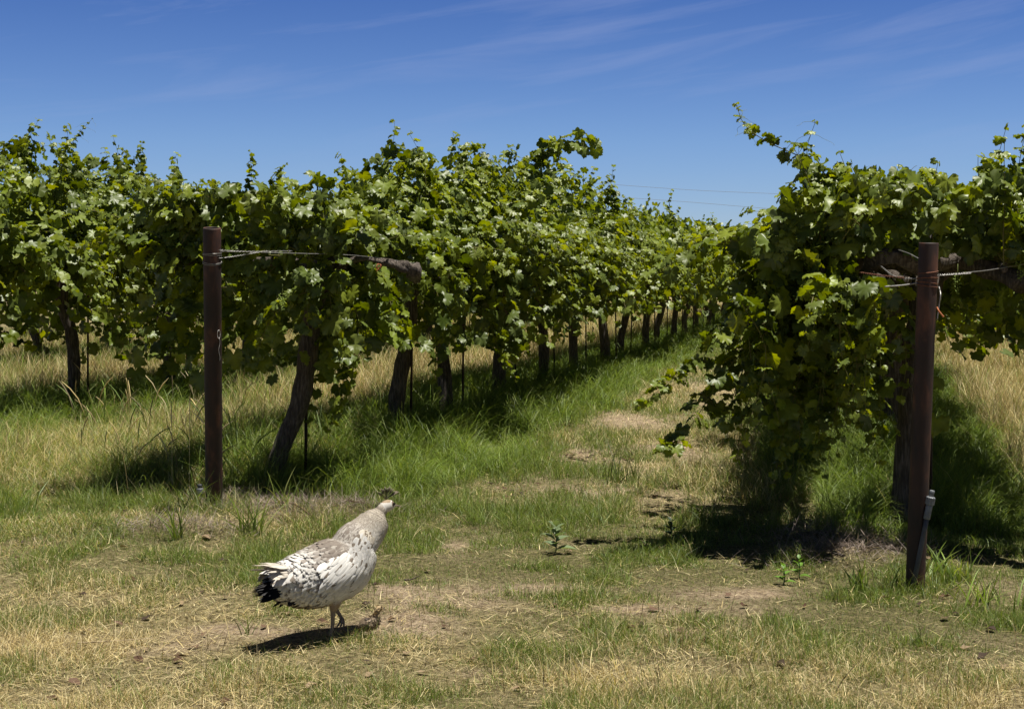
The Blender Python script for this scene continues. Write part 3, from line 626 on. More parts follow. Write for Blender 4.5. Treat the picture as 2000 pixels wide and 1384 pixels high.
EXTRA = {   # row, k -> list of (pixel path, depth, options)
 ('b', 0): [([(620, 560), (560, 590), (520, 640), (500, 700)], 8.9, {}), ([(640, 520), (560, 500), (480, 505), (460, 560)], 9.3, {}), ([(640, 620), (650, 700), (665, 790), (640, 840)], 9.4, {}),
            ([(560, 500), (500, 560), (470, 620)], 9.1, {}), ([(700, 640), (690, 720), (680, 790)], 9.6, {}), ([(600, 540), (600, 620), (580, 680)], 8.9, {}),
            ([(640, 640), (620, 720), (600, 850)], 9.8, {}), ([(660, 540), (700, 620), (720, 700)], 9.2, {}), ([(560, 480), (600, 500), (640, 560), (650, 640)], 9.0, {})],
 ('b', 1): [([(830, 430), (832, 360), (825, 310), (800, 262)], 12.2, dict(size=.08)), ([(780, 430), (775, 370), (780, 315)], 12, {}), ([(715, 430), (712, 380), (700, 350)], 11.6, {}),
            ([(850, 560), (870, 640), (850, 700), (855, 760)], 10.6, {}), ([(840, 500), (900, 560), (880, 640)], 10.7, {})],
 ('b', 2): [([(910, 400), (905, 340), (915, 290), (945, 285)], 14, dict(size=.08)), ([(945, 400), (950, 340), (940, 300)], 14, {}), ([(960, 640), (980, 700), (1010, 740)], 12.4, {}), ([(870, 430), (868, 380), (880, 345)], 13.5, {})],
 ('b', 3): [([(1000, 420), (1020, 350), (1060, 300), (1100, 278), (1165, 282)], 16.5, dict(size=.10, tip=.9)), ([(1040, 400), (1050, 330), (1070, 295)], 16.5, dict(size=.09)), ([(1000, 620), (1020, 680), (1050, 700)], 14.2, {})],
 ('b', 4): [([(1120, 420), (1125, 370), (1130, 335)], 18.5, dict(size=.09)), ([(1190, 440), (1195, 390), (1185, 345)], 19, dict(size=.09))],
 ('a', 1): [([(60, 360), (50, 290), (75, 235)], 14.5, dict(size=.08)), ([(20, 340), (40, 290), (100, 285)], 14.5, dict(size=.09)), ([(110, 350), (135, 290), (155, 260), (180, 232)], 14.3, dict(size=.05, tip=.15, tend=5)), ([(10, 330), (5, 290), (30, 265)], 14.2, {})],
 ('a', 2): [([(205, 390), (212, 330), (205, 290)], 16.0, dict(size=.08)), ([(275, 400), (270, 330), (278, 278)], 16.3, dict(size=.08)), ([(240, 380), (250, 320), (240, 290)], 16.2, {})],
 ('a', 3): [([(490, 430), (492, 350), (488, 295)], 18.6, dict(size=.085)), ([(530, 430), (535, 350), (560, 320)], 19.0, dict(size=.08)), ([(300, 420), (310, 370), (300, 345)], 17.5, {})],
 ('c', 0): [([(1660, 430), (1620, 350), (1570, 310), (1500, 278), (1455, 245), (1438, 205)], (8.0, 7.4), dict(size=.062, tip=.22, tend=7, rad=.0045)),
            ([(1640, 440), (1600, 360), (1575, 300), (1592, 240)], 7.9, dict(size=.065, tip=.3, tend=4)), ([(1560, 460), (1530, 400), (1545, 360)], 7.8, {}),
            ([(1700, 430), (1690, 370), (1660, 320)], 8.1, {}), ([(1640, 400), (1655, 345), (1640, 298)], 8.0, dict(size=.07)), ([(1740, 400), (1745, 360), (1755, 325)], 8.1, dict(size=.07)), ([(1800, 420), (1822, 360), (1832, 318)], 8.2, dict(size=.075)), ([(1780, 410), (1800, 365), (1800, 335)], 8.0, dict(size=.07)), ([(1600, 450), (1590, 380), (1610, 330)], 8.0, {}), ([(1540, 480), (1500, 450), (1480, 430)], 8, {}),
            ([(1920, 460), (1935, 360), (1965, 250)], 7.9, {}), ([(1970, 460), (1985, 350), (2005, 245)], 7.8, {}), ([(1900, 450), (1905, 390), (1925, 345)], 8.2, {}), ([(1990, 440), (1980, 380), (1940, 340)], 7.6, {}), ([(1950, 480), (1960, 400), (1950, 320)], 8, {}), ([(1840, 450), (1835, 390), (1815, 335)], 8.4, {}),
            ([(1560, 560), (1440, 620), (1370, 700), (1310, 745), (1250, 790)], (7.9, 7.4), dict(size=.065, tip=.5, tend=3)),
            ([(1500, 640), (1420, 720), (1370, 800), (1320, 870), (1290, 880)], (7.8, 7.5), dict(size=.07, tip=.6)),
            ([(1540, 600), (1490, 720), (1450, 820), (1440, 900)], 7.7, {}), ([(1580, 600), (1560, 740), (1530, 850), (1510, 950)], 7.8, {}),
            ([(1620, 600), (1610, 740), (1600, 850), (1590, 920)], 7.6, {}), ([(1560, 560), (1530, 680), (1560, 800), (1560, 930)], 8.0, {}),
            ([(1480, 560), (1440, 600), (1420, 680), (1400, 760)], 8.0, {}), ([(1500, 520), (1450, 540), (1430, 600)], 7.9, {}),
            ([(1600, 520), (1540, 600), (1480, 680), (1450, 760)], 7.6, {}), ([(1650, 560), (1640, 640), (1650, 720), (1690, 790)], 7.1, dict(size=.055, tip=.5)),
            ([(1700, 560), (1715, 640), (1720, 720)], 7.1, {}), ([(1740, 560), (1760, 620), (1770, 700), (1760, 780)], 7.5, {}), ([(1660, 640), (1640, 760), (1620, 860)], 7.7, {}),
            ([(1600, 560), (1590, 640), (1560, 720)], 7.2, {}), ([(1520, 480), (1500, 560), (1490, 640)], 7.5, {}), ([(1460, 700), (1430, 780), (1420, 860)], 8.0, {}),
            ([(1640, 700), (1660, 780), (1700, 850)], 8.0, {}), ([(1700, 700), (1720, 800), (1690, 880)], 8.1, {})],
}
TRUNKPX = {('b', 0): [(528, 955), (548, 880), (585, 790), (600, 700), (612, 600), (628, 530)], ('b', 1): [(765, 862), (775, 780), (787, 700), (800, 610), (800, 545)],
           ('c', 0): [(1762, 1034), (1768, 930), (1780, 800), (1795, 650), (1815, 530)]}
protos = {}
allv = {}
for (row, k), kw in HAND.items():
    kw = dict(kw); loc = base(row, k); ex = EXTRA.get((row, k), [])
    if (row, k) in TRUNKPX:
        px = TRUNKPX[(row, k)]; g0 = ground(*px[0]); loc = np.array([g0[0], g0[1], float(gz(g0[0], g0[1]))]); n_ = np.array([-math.sin(YAW), math.cos(YAW), 0])
        pl = [on_plane(*p, g0, n_) for p in px]; P = [q - loc for q in pl]; P[0][2] = -.08; P[-1][2] = 1.44
        kw['pts'] = P
    CLEAR[0] = loc if row in 'bc' and k < 2 else None
    CLEAR[1] = [(745, 512, 62, 24, 9.5), (750, 590, 70, 60, 9.0), (418, 600, 60, 300, 8.9)] if row == 'b' else [(1880, 525, 205, 34, 7.75), (1810, 600, 80, 160, 7.2), (1850, 610, 100, 75, 8.0)]
    if row == 'c' and k < 2: CLEAR[1] += [(1415, 330, 112, 108, 20), (1490, 300, 45, 130, 20), (1878, 318, 30, 52, 20), (1750, 285, 90, 45, 20), (1960, 765, 130, 85, 8.2)]
    if row == 'b' and k < 2: CLEAR[1] += [(620, 497, 200, 13, 9.5)]
    parts = vine_meshes(1000 + ord(row) * 50 + k, **kw)
    rs = np.random.default_rng(77 + k + ord(row)); CLEAR[0] = loc if (k == 0 and row in 'bc') else None; CLEAR[1] = [(620, 496, 205, 9, 9.5), (725, 508, 50, 16, 9.3)] if row == 'b' else [(1880, 518, 205, 26, 7.75)]
    for path, dep, o in ex:
        shoot_px(parts[2], parts[3], path, dep, rs, loc, lod=kw.get('lod', 0), dens=o.pop('dens', 3), **o)
    if (row, k) == ('c', 0):
        for _q in range(16):
            x0 = rs.uniform(1450, 1710); shoot_px(parts[2], parts[3], [(x0 + rs.normal(0, 15), 590), (x0 + rs.normal(0, 20), 700), (x0 + rs.normal(0, 25), rs.uniform(780, 930))], rs.uniform(7.2, 8.2), rs, loc, dens=2)
    v = assemble(loc, bake(parts)); allv[(row, k)] = v
    if kw.get('lod', 0) == 0:
        for j in range(7 if row != 'a' else 3):
            bunch(v, (rs.choice([-.5, .5]) + rs.normal(0, .12), rs.uniform(-.9, .6), rs.uniform(1.25, 1.55)), rs)
CLEAR[0] = None
LOD = [assemble((0, 0, -50), bake(vine_meshes(300 + i, ht=2.5 + .06 * (i % 3), lod=1, nsh=76, low=.95, leanx=.06 * (-1) ** i))) for i in range(3)]
FAR = [assemble((0, 0, -50), bake(vine_meshes(400 + i, ht=2.48 + .07 * (i % 3), lod=2, nsh=46, low=.86, leanx=.05 * (-1) ** i, dens=2))) for i in range(4)]
used = set()
COUNT = {'b': 28, 'a': 28, 'c': 26, 'z': 24, 'y': 22, 'd': 26}
stakes = []
for row, cnt in COUNT.items():
    for k in range(cnt):
        loc = base(row, k)
        if (row, k) in allv: v = allv[(row, k)]; loc = np.array(v.location)
        else:
            pool = LOD if (k < 9 and row in 'abc') else FAR; i = (k * 2 + ord(row)) % len(pool); src = pool[i]; flip = math.pi if (k + ord(row)) % 3 == 0 else 0
            if id(src) not in used: used.add(id(src)); v = src; v.location = loc; v.rotation_euler.z = flip
            else: v = copy_thing(src, loc, flip)
            s_ = .92 + .14 * random.random(); v.scale = (1, 1, s_ * (.86 if row == 'c' else 1.0))
            allv[(row, k)] = v
        tag(v, f'grapevine, {ORD[k]} from the near end of {ROWN[row]}', 'grapevine', GRP[row])
        stakes.append((row, k, loc))
tag(allv[('b', 0)], 'grapevine with a thick trunk leaning right, nearest behind the left pipe post')
tag(allv[('c', 0)], 'grapevine at the right post with a leafy curtain hanging almost to the ground')
tag(allv[('b', 1)], 'grapevine with a dark bent trunk, second behind the left pipe post')
# ------------------------------------------------------------------ stakes beside the trunks
sm_ = MB(); tube(sm_, [(0, 0, -.15), (.002, 0, .8), (.004, .003, 1.75)], .011, 7); st_mesh = sm_.mesh('vine_stake', M_rust)
for i, (row, k, loc) in enumerate(stakes):
    if k > 12 or row in 'zyd': continue
    o = link('vine_stake', st_mesh); q = ground(597, 950) if (row, k) == ('b', 0) else np.array([loc[0] + .16, loc[1] + .05, 0])
    o.location = (q[0], q[1], float(gz(q[0], q[1]))); o.rotation_euler = (R(random.uniform(-1.5, 1.5)), R(random.uniform(-1.5, 1.5)), 0)
    tag(o, f'thin rusty stake beside the {ORD[k]} trunk of {ROWN[row]}', 'stake', 'rusty stakes beside the vine trunks')
# ------------------------------------------------------------------ trellis wires
for row in ROWX:
    for s in (-.45, .45):
        y0 = first_y[row] - (.4 if row in 'bc' else 1.0); y1 = first_y[row] + DV * (COUNT[row] - .5); x0 = ROWX[row] + s
        m = MB(); ys = np.linspace(y0, y1, 60); tube(m, np.c_[np.full(60, x0), ys, 1.535 + .012 * np.sin(ys * 3)], .0022, 4)
        tag(m.build('trellis_wire', M_steel), f'{"left" if s < 0 else "right"} cordon wire running along {ROWN[row]}', 'wire', 'trellis wires along the rows')

# ------------------------------------------------------------------ end posts
def post(p0, top_px, r, dep, label, band, chalk=False):
    base_ = np.array([p0[0], p0[1], float(gz(p0[0], p0[1]))]); top = at_depth(*top_px, dep)
    r0 = empty('pipe_post', base_); ax = top - base_; L = np.linalg.norm(ax); q = Vector(ax).to_track_quat('Z', 'Y').to_matrix(); Q = np.array(q)
    m = MB(); n = 32; a = np.linspace(0, 2 * np.pi, n, endpoint=False); prof = [(r, -.35), (r, 0), (r, L * .25), (r, L * .5), (r, L * .75), (r, L - .006), (r * .975, L), (r * .86, L), (r * .84, L - .006), (r * .84, L - .35)]
    V = np.concatenate([np.c_[np.cos(a) * rr, np.sin(a) * rr, np.full(n, z)] for rr, z in prof]) @ Q.T
    i = np.arange(len(prof) - 1)[:, None] * n; j = np.arange(n)[None]; k = (j + 1) % n
    m.add(V, [np.stack([i + j, i + k, i + k + n, i + j + n], -1).reshape(-1, 4), (np.arange(n) + (len(prof) - 1) * n)[None, ::-1]])
    o = m.build('pipe', M_rust, r0)
    for d_ in band:   # wire wraps
        w_ = MB(); tt = np.linspace(0, 2 * np.pi * 1.02, 40); z = L - d_ + .006 * np.sin(tt + d_ * 60)
        tube(w_, (np.c_[np.cos(tt) * (r + .0025), np.sin(tt) * (r + .0025), z]) @ Q.T, .0024, 5); w_.build('wire_wrap', M_steel if chalk else M_rustlite, r0)
    if chalk:         # chalked ring mark with a run below it on the right side
        cdir = np.arctan2(*(Q.T @ (cR * .80 - cF * .6))[[1, 0]]); w_ = MB()
        for ring in range(1):
            tt = np.linspace(0, 2 * np.pi, 26); P = np.c_[np.cos(cdir + .20 * np.cos(tt)) * (r + .0012), np.sin(cdir + .20 * np.cos(tt)) * (r + .0012), L * .635 + .026 * np.sin(tt)]
            tube(w_, P @ Q.T, .0017, 4)
        tt = np.linspace(0, 1, 20); aa = cdir + .05 + .10 * np.sin(tt * 9); tube(w_, np.c_[np.cos(aa) * (r + .0012), np.sin(aa) * (r + .0012), L * .635 - .026 - tt * .14] @ Q.T, .0013, 4)
        w_.build('chalk_mark', M_chalk, r0)
    tag(r0, label, 'post'); return r0, Q, base_, L
pb, Qb, bb, Lb = post(P_bpost + (0, 0, 0), (414, 445), .0535, 8.45, 'dark rusty pipe post with an open top and chalk mark, in the left half', [.155, .165, .205, .213], True)
pc, Qc, bc, Lc = post(P_cpost, (1814, 474), .0445, 6.48, 'dark rusty pipe post at the right, leaning slightly, wrapped with rusty wire', [.135, .165, .185, .198])
def cable(pts, r, name, label, material, cat='wire', n=24, wob=0, col=None, group=None):
    m = MB(); P = smoothpts(pts, n); 
    if wob: P = P + np.cumsum(rng.normal(0, wob, P.shape), 0) * np.sin(np.linspace(0, np.pi, n))[:, None]
    tube(m, P, r, 5, col); return tag(m.build(name, material), label, cat, group)
def twisted(pts, r, name, label, material, n=90, amp=.004):
    m = MB(); P = smoothpts(pts, n); tt = np.linspace(0, 60, n)
    for ph in (0, math.pi): tube(m, P + np.stack([np.cos(tt + ph), np.zeros(n), np.sin(tt + ph)], -1) * amp, r, 4)
    return tag(m.build(name, material), label, 'wire')
dB = 8.4; rB = .055
cable([at_depth(430, 491, dB), at_depth(560, 494, 8.75), at_depth(700, 499, 9.2), at_depth(815, 515, 9.6)], .0026, 'tie_wire', 'taut bright wire from the left post to the cordon stub', M_steel, wob=.0006)
twisted([at_depth(428, 488, dB), at_depth(480, 491, 8.5), at_depth(570, 490, 8.7)], .0016, 'tie_wire', 'upper twisted wire end beside the left post', M_steel, 60, .003)
twisted([at_depth(428, 504, dB), at_depth(460, 500, 8.5), at_depth(520, 490, 8.6)], .0016, 'tie_wire', 'lower twisted wire end beside the left post', M_steel, 60, .003)
twisted([at_depth(1832, 537, 6.5), at_depth(1865, 535, 6.55), at_depth(1895, 533, 6.6)], .0018, 'tie_wire', 'curly twisted wire right of the right post', M_steel, 50, .004)
cable([at_depth(1880, 533, 6.6), at_depth(1935, 527, 6.9), at_depth(2010, 514, 7.4)], .0026, 'tie_wire', 'straight wire running right from the right post', M_steel)
twisted([at_depth(1796, 545, 6.5), at_depth(1750, 541, 6.6), at_depth(1720, 520, 6.8)], .0018, 'tie_wire', 'twisted wire rising left from the right post', M_steel, 50, .003)
twisted([at_depth(1765, 543, 6.55), at_depth(1720, 538, 6.7), at_depth(1680, 532, 6.9)], .002, 'tie_wire', 'rusty twisted wire reaching left from the right post', M_rustlite, 50, .003)
cable([at_depth(1794, 552, 6.5), at_depth(1765, 557, 6.52), at_depth(1728, 560, 6.55)], .0042, 'tie_wire', 'thick pale wire stub poking left from the right post', M_steel)
cable([at_depth(1794, 505, 6.7), at_depth(1775, 495, 6.8), at_depth(1755, 488, 6.9)], .003, 'tie_wire', 'grey wire above the cordon left of the right post', M_steel)
cable([at_depth(1834, 560, 6.55), at_depth(1837, 575, 6.5), at_depth(1834, 595, 6.5), at_depth(1830, 625, 6.5)], .0035, 'tie_strap', 'frayed grey strap hanging behind the right post', M_steel, 'strap')
cable([at_depth(1830, 600, 6.49), at_depth(1834, 608, 6.48), at_depth(1843, 619, 6.48)], .0045, 'plastic_tie', 'short orange tie sticking out right of the right post', M_twine, 'tie')
cable([at_depth(752, 505, 9.3), at_depth(746, 520, 9.25), at_depth(736, 524, 9.2), at_depth(738, 516, 9.2), at_depth(744, 519, 9.2), at_depth(735, 530, 9.2)], .0045, 'plastic_tie', 'curled orange tie hanging under the left cordon stub', M_twine, 'tie')
# thick cut cordon stubs seen from the lane
def stub(parent, pts, r, seed):
    o_ = np.array(parent.location); m = MB(); P = smoothpts([at_depth(a, b_, d_) - o_ for a, b_, d_ in pts], 16)
    tube(m, P, np.array(r)[np.linspace(0, len(r) - 1, 16).astype(int)] * (1 + rng.normal(0, .16, 16)), 16, ridge=.22, seed=seed); m.build('old_arm', M_bark, parent)
stub(allv[('b', 0)], [(640, 530, 9.5), (700, 505, 9.35), (750, 512, 9.25), (785, 520, 9.2), (808, 528, 9.2), (812, 545, 9.3)], [.016, .020, .030, .042, .048, .038], 5)
stub(allv[('c', 0)], [(1690, 540, 7.6), (1705, 508, 7.4), (1745, 500, 7.3), (1790, 512, 7.4), (1830, 515, 7.5), (1870, 508, 7.6), (1910, 520, 7.5), (1960, 535, 7.4), (1995, 555, 7.3)], [.035, .042, .045, .045, .04, .038, .042, .045, .05], 9)

# ------------------------------------------------------------------ irrigation pieces
def fitting(base_, top, r, label, name):
    ax = top - base_; L = np.linalg.norm(ax); Q = np.array(Vector(ax).to_track_quat('Z', 'Y').to_matrix()); r0 = empty(name, base_); n = 24; a = np.linspace(0, 2 * np.pi, n, endpoint=False)
    def lathe(nm, prof, mt, rib=0):
        m = MB(); V = []
        for rr, z in prof:
            q = rr * (1 + (rib * (np.arange(n) % 2) if rib and rr > r * 1.45 else 0)); V.append(np.c_[np.cos(a) * q, np.sin(a) * q, np.full(n, z)])
        V = np.concatenate(V) @ Q.T; i = np.arange(len(prof) - 1)[:, None] * n; j = np.arange(n)[None]; k = (j + 1) % n
        m.add(V, [np.stack([i + j, i + k, i + k + n, i + j + n], -1).reshape(-1, 4), np.arange(n)[None, ::-1], (np.arange(n) + (len(prof) - 1) * n)[None]]); m.build(nm, mt, r0, not rib)
    return r0, lathe, L
hb, ht_ = ground(1781, 1157), None
dh = np.dot(hb - EYE, cF) - .02
r0, lathe, L = fitting(np.array([hb[0], hb[1], 0]), at_depth(1821, 957, dh - .02), .0115, '', 'riser_hose')
lathe('hose', [(.0115, -.05), (.0115, L * .3), (.0113, L * .6), (.0115, L - .135)], M_hose)
lathe('coupling', [(.0150, L - .137), (.0155, L - .13), (.0155, L - .075), (.014, L - .07)], M_pvc)
lathe('ribbed_nut', [(.0165, L - .07), (.0195, L - .066), (.0195, L - .035), (.016, L - .03)], M_pvc, .10)
lathe('spout', [(.0115, L - .032), (.0115, L - .002), (.0100, L)], M_pvc)
tag(r0, 'dusty black riser hose with a grey ribbed fitting, leaning on the right post', 'hose')
q = ground(391, 985); dq = np.dot(q - EYE, cF)
r0, lathe, L = fitting(np.array([q[0], q[1], 0]), at_depth(390, 945, dq), .014, '', 'riser_pipe')
lathe('pipe', [(.014, -.05), (.014, L - .06)], M_pvc); lathe('nut', [(.019, L - .062), (.021, L - .058), (.021, L - .030), (.019, L - .026)], M_pvc, .08); lathe('cap', [(.014, L - .028), (.015, L - .004), (.012, L)], M_hose)
tag(r0, 'short grey capped riser pipe in the grass left of the left post', 'pipe')

# ------------------------------------------------------------------ power lines far off
pl = at_depth(1150, 375, 190); pole = empty('utility_pole', (pl[0], pl[1], 0)); m = MB(); tube(m, [(0, 0, -1), (0, 0, 6), (0, 0, pl[2] + 1.2)], [.17, .15, .12], 12); m.build('mast', M_wood, pole)
m = MB(); tube(m, [np.array([-1.2, 0, pl[2] - .2]), np.array([1.2, 0, pl[2] - .2])], .07, 6); m.build('crossarm', M_wood, pole)
tag(pole, 'distant wooden utility pole behind the canopy where the two power lines start', 'utility pole')
pr = at_depth(2150, 420, 190); pole2 = copy_thing(pole, (pr[0], pr[1], 0)); tag(pole2, 'distant wooden utility pole behind the right row where the power lines end', 'utility pole')
for (ya, yb, yc, nm) in ((360, 378, 398, 'upper'), (384, 407, 432, 'lower')):
    cable([at_depth(1150, ya - 3, 190), at_depth(1350, ya + 11, 190), at_depth(1530, yb + (1 if nm == 'upper' else 2), 190), at_depth(1850, yc - 6, 190), at_depth(2150, yc, 190)], .022, 'power_line', f'{nm} of the two thin power lines crossing the sky behind the vines', M_cable, 'power line', 40)

# ------------------------------------------------------------------ peahen
ALPHA = R(42); hd = cR * math.cos(ALPHA) + np.array([-math.sin(YAW), math.cos(YAW), 0]) * math.sin(ALPHA); bn = np.cross(hd, [0, 0, 1]); bn = bn / np.linalg.norm(bn)   # bn: bird's right side
foot = np.array([BIRD[0], BIRD[1], float(gz(BIRD[0], BIRD[1]))])
def bp(cx, cy):     # crop pixel of the zoomed bird -> point of its upright mid-plane, bird frame (metres from the foot)
    q = on_plane(430 + cx / 3.2956, 900 + cy / 3.2956, foot, bn); return q - foot
def to_local(q): return np.array([np.dot(q, hd), np.dot(q, bn), q[2]])   # x forward, y to its right, z up
K_ = 1 / 3.2956 / 470
spine = [((335, 752), 45, .7), ((375, 765), 84, .85), ((420, 775), 118, .92), ((500, 770), 156, .98), ((600, 750), 186, 1.0), ((700, 712), 202, 1.0), ((790, 672), 200, .98), ((846, 598), 180, .95), ((880, 526), 148, .94), ((925, 480), 128, .9), ((963, 436), 118, .88), ((993, 392), 107, .88), ((1008, 362), 86, .9), ((1028, 329), 40, .95), ((1045, 307), 38, .95), ((1062, 292), 40, .95), ((1082, 286), 40, .85), ((1100, 284), 33, .8), ((1120, 287), 17, .8)]
SC = np.array([to_local(bp(*c)) for c, _, _ in spine]); SR = np.array([h * K_ for _, h, _ in spine]); SWd = np.array([wd for _, _, wd in spine])
M1 = 90; tS = np.linspace(0, len(spine) - 1, M1); Cc = smoothpts(SC, M1); Cc[:, 1] = 0
Hr = np.interp(tS, np.arange(len(spine)), SR); Wr = np.interp(tS, np.arange(len(spine)), SWd) * Hr * .92
ker = np.ones(3) / 3; Hr = np.convolve(np.pad(Hr, 1, 'edge'), ker, 'valid'); Wr = np.convolve(np.pad(Wr, 1, 'edge'), ker, 'valid')
Tg = norm(np.gradient(Cc, axis=0)); Up = np.cross(np.array([0, 1., 0]), Tg) * -1
Up = np.where(Up[:, 2:3] < 0, -Up, Up) if False else norm(np.cross(Tg, np.array([0, 1., 0]))) ; Up = np.where((Up @ np.array([-.3, 0, 1]))[:, None] < 0, -Up, Up)
def surf(i, th):    # point and normal of the body at ring i (float) and angle th (0 = top, pi/2 = bird's right)
    i = np.clip(i, 0, M1 - 1.001); a = i.astype(int); f = (i - a)[:, None]
    g_ = lambda Q: Q[a] * (1 - f) + Q[a + 1] * f
    c, u, tg = g_(Cc), norm(g_(Up)), norm(g_(Tg)); h = g_(Hr[:, None]); w_ = g_(Wr[:, None]); s_ = np.array([[0, 1., 0]])
    p = c + u * h * np.cos(th)[:, None] + s_ * w_ * np.sin(th)[:, None]; n = norm(u * np.cos(th)[:, None] / h + s_ * np.sin(th)[:, None] / w_)
    return p, n, tg
bird = empty('peahen', foot, math.atan2(hd[1], hd[0])); bird.scale = (1, 1, 1)
FL = np.array([1, -1, 1.])   # the object's y axis points to the bird's left
bm_ = MB(); S_ = 40; th = np.linspace(0, 2 * np.pi, S_, endpoint=False)
ii_ = np.repeat(np.arange(M1), S_).astype(float); pp_, _, _ = surf(ii_, np.tile(th, M1)); pp_ = pp_ * FL
i = np.arange(M1 - 1)[:, None] * S_; j = np.arange(S_)[None]; k = (j + 1) % S_
bm_.add(pp_, [np.stack([i + j, i + k, i + k + S_, i + j + S_], -1).reshape(-1, 4), np.arange(S_)[None, ::-1], (np.arange(S_) + (M1 - 1) * S_)[None]])
def limb(pts, rad, n=18, sides=12): tube(bm_, smoothpts([np.array(p) * FL for p in pts], n), np.interp(np.linspace(0, len(rad) - 1, n), np.arange(len(rad)), rad), sides)
kb = to_local(bp(690, 950)); kf = to_local(bp(683, 1135))
gzf = 0.0
def foot_at(p, yaw=0., curl=0., s=1.):
    for a_, L_ in ((0, .062), (-.55, .05), (.55, .05), (math.pi, .025)):
        d = np.array([math.cos(a_ + yaw), math.sin(a_ + yaw), 0]); q = np.array(p)
        limb([q + (0, 0, .006), q + d * L_ * .4 + (0, 0, .008 - curl * .012), q + d * L_ * .8 + (0, 0, .004 - curl * .03), q + d * L_ + (0, 0, -.001 - curl * .045)], [.0055 * s, .0055 * s, .0045 * s, .0025], 10, 8)
limb([(kb[0] + .01, .045, kb[2] + .10), (kb[0] + .005, .045, kb[2] + .03), (kb[0], .04, kb[2] - .01), ((kb[0] + kf[0]) / 2 + .004, .035, kb[2] * .5), (0, .03, .018)], [.05, .026, .0105, .0075, .007])
foot_at((0, .03, .0), .1)
l1 = to_local(bp(745, 925)); l2 = to_local(bp(785, 975)); l3 = to_local(bp(803, 1010))
limb([(l1[0] - .03, -.035, l1[2] + .09), (l1[0] - .01, -.035, l1[2] + .03), (l1[0] + .005, -.035, l1[2]), (l2[0], -.035, l2[2]), (l3[0], -.035, l3[2] + .005)], [.045, .024, .012, .0085, .008])
for a_ in (-.5, 0, .5): limb([(l3[0], -.035, l3[2] + .006), (l3[0] + .010, -.035 + a_ * .02, l3[2] - .014), (l3[0] + .006, -.035 + a_ * .035, l3[2] - .036), (l3[0] - .006, -.035 + a_ * .04, l3[2] - .05)], [.006, .0055, .0045, .0025], 10, 8)
tmp = link('tmp', bm_.mesh('body', M_feather)); md = tmp.modifiers.new('r', 'REMESH'); md.mode = 'VOXEL'; md.voxel_size = .0032; md.use_smooth_shade = True
dg = bpy.context.evaluated_depsgraph_get(); me = bpy.data.meshes.new_from_object(tmp.evaluated_get(dg)); bpy.data.objects.remove(tmp); me.name = 'body'
co = np.empty(len(me.vertices) * 3, np.float32); me.vertices.foreach_get('co', co); co = co.reshape(-1, 3) * FL
def cirange(cx, cy): return to_local(bp(cx, cy))
def plum_col(p, n, rs):
    """plumage colour by region in the bird's frame"""
    # nearest ring
    d2 = ((p[:, None, [0, 2]] - Cc[None, :, [0, 2]]) ** 2).sum(-1); ring = d2.argmin(1) / M1
    c = Cc[(ring * M1).astype(int)]; side = np.abs(p[:, 1]) / (np.abs(p[:, 1]).max() + 1e-6)
    up = np.clip(n @ np.array([-.35, 0, .94]) if n is not None else (p[:, 2] - c[:, 2]) * 8, -1, 1)
    white = np.array([.62, .60, .56]); grey = np.array([.30, .26, .21]); brown = np.array([.15, .12, .095]); cream = np.array([.44, .38, .29]); dark = np.array([.02, .017, .015]); buff = np.array([.26, .17, .085])
    col = np.tile(white, (len(p), 1)); r_ = rs.random(len(p))
    def blend(mask, c2): nonlocal col; mask = np.clip(mask, 0, 1)[:, None]; col = col * (1 - mask) + c2 * mask
    back = np.clip((up - .05) / .45, 0, 1) * np.clip((ring - .16) / .10, 0, 1)
    blend(back * (.65 + .5 * (r_ - .5)), grey); blend((r_ < .5) * back * .8, brown)
    blend(np.exp(-((ring - .32) / .07) ** 2) * np.clip((up - .0) / .5, 0, 1) * (r_ < .8), brown * 1.0)
    neck = np.clip((ring - .46) / .16, 0, 1); blend(neck * .8, cream); blend(neck * (.5 + .5 * np.sin(ring * 260 + r_ * 1.6)) * .75, grey * .62); blend(neck * np.clip(up, 0, 1) * .6 * (r_ < .6), grey * .8)
    blend(((r_ > .90) & (ring < .5) & (ring > .08)) * .8, brown)
    blend(np.clip((-up - .75) / .2, 0, 1) * (ring < .5) * (ring > .15) * .85, buff)
    blend(np.exp(-((ring - .735) / .022) ** 2) * np.clip(up + .5, 0, 1) * .8, brown)
    head = np.clip((ring - .76) / .04, 0, 1); blend(head * .9, np.array([.52, .49, .44]))
    return col, ring
bc_, _ = plum_col(co, None, np.random.default_rng(1))
legm = (co[:, 2] < (kb[2] - .0)) & (co[:, 0] > -.05); low_ = co[:, 2] < kb[2] + .012
lg = np.array([.24, .19, .145]); bc_ = np.where(legm[:, None], lg, bc_)
hc = to_local(bp(1070, 285)); dh_ = co - hc
headm = (co[:, 0] > to_local(bp(1035, 300))[0]) & (co[:, 2] > to_local(bp(1060, 350))[2])
bc_ = np.where(headm[:, None], np.where(dh_[:, 2:3] > .014, (.30, .22, .14), (.55, .52, .47)), bc_)
ey = to_local(bp(1103, 272)); eyd = np.sqrt((co[:, 0] - ey[0]) ** 2 + (co[:, 2] - ey[2]) ** 2)
bc_ = np.where((headm & (eyd < .0125))[:, None], (.20, .15, .11), bc_); bc_ = np.where((headm & (eyd > .0125) & (eyd < .017))[:, None], (.62, .59, .54), bc_)
a_ = me.color_attributes.new('col', 'FLOAT_COLOR', 'POINT') if 'col' not in me.color_attributes else me.color_attributes['col']
a_.data.foreach_set('color', np.c_[bc_, np.ones(len(bc_))].astype(np.float32).ravel())
me.materials.clear(); me.materials.append(M_feather); me.polygons.foreach_set('use_smooth', np.full(len(me.polygons), True)); link('body', me, bird)
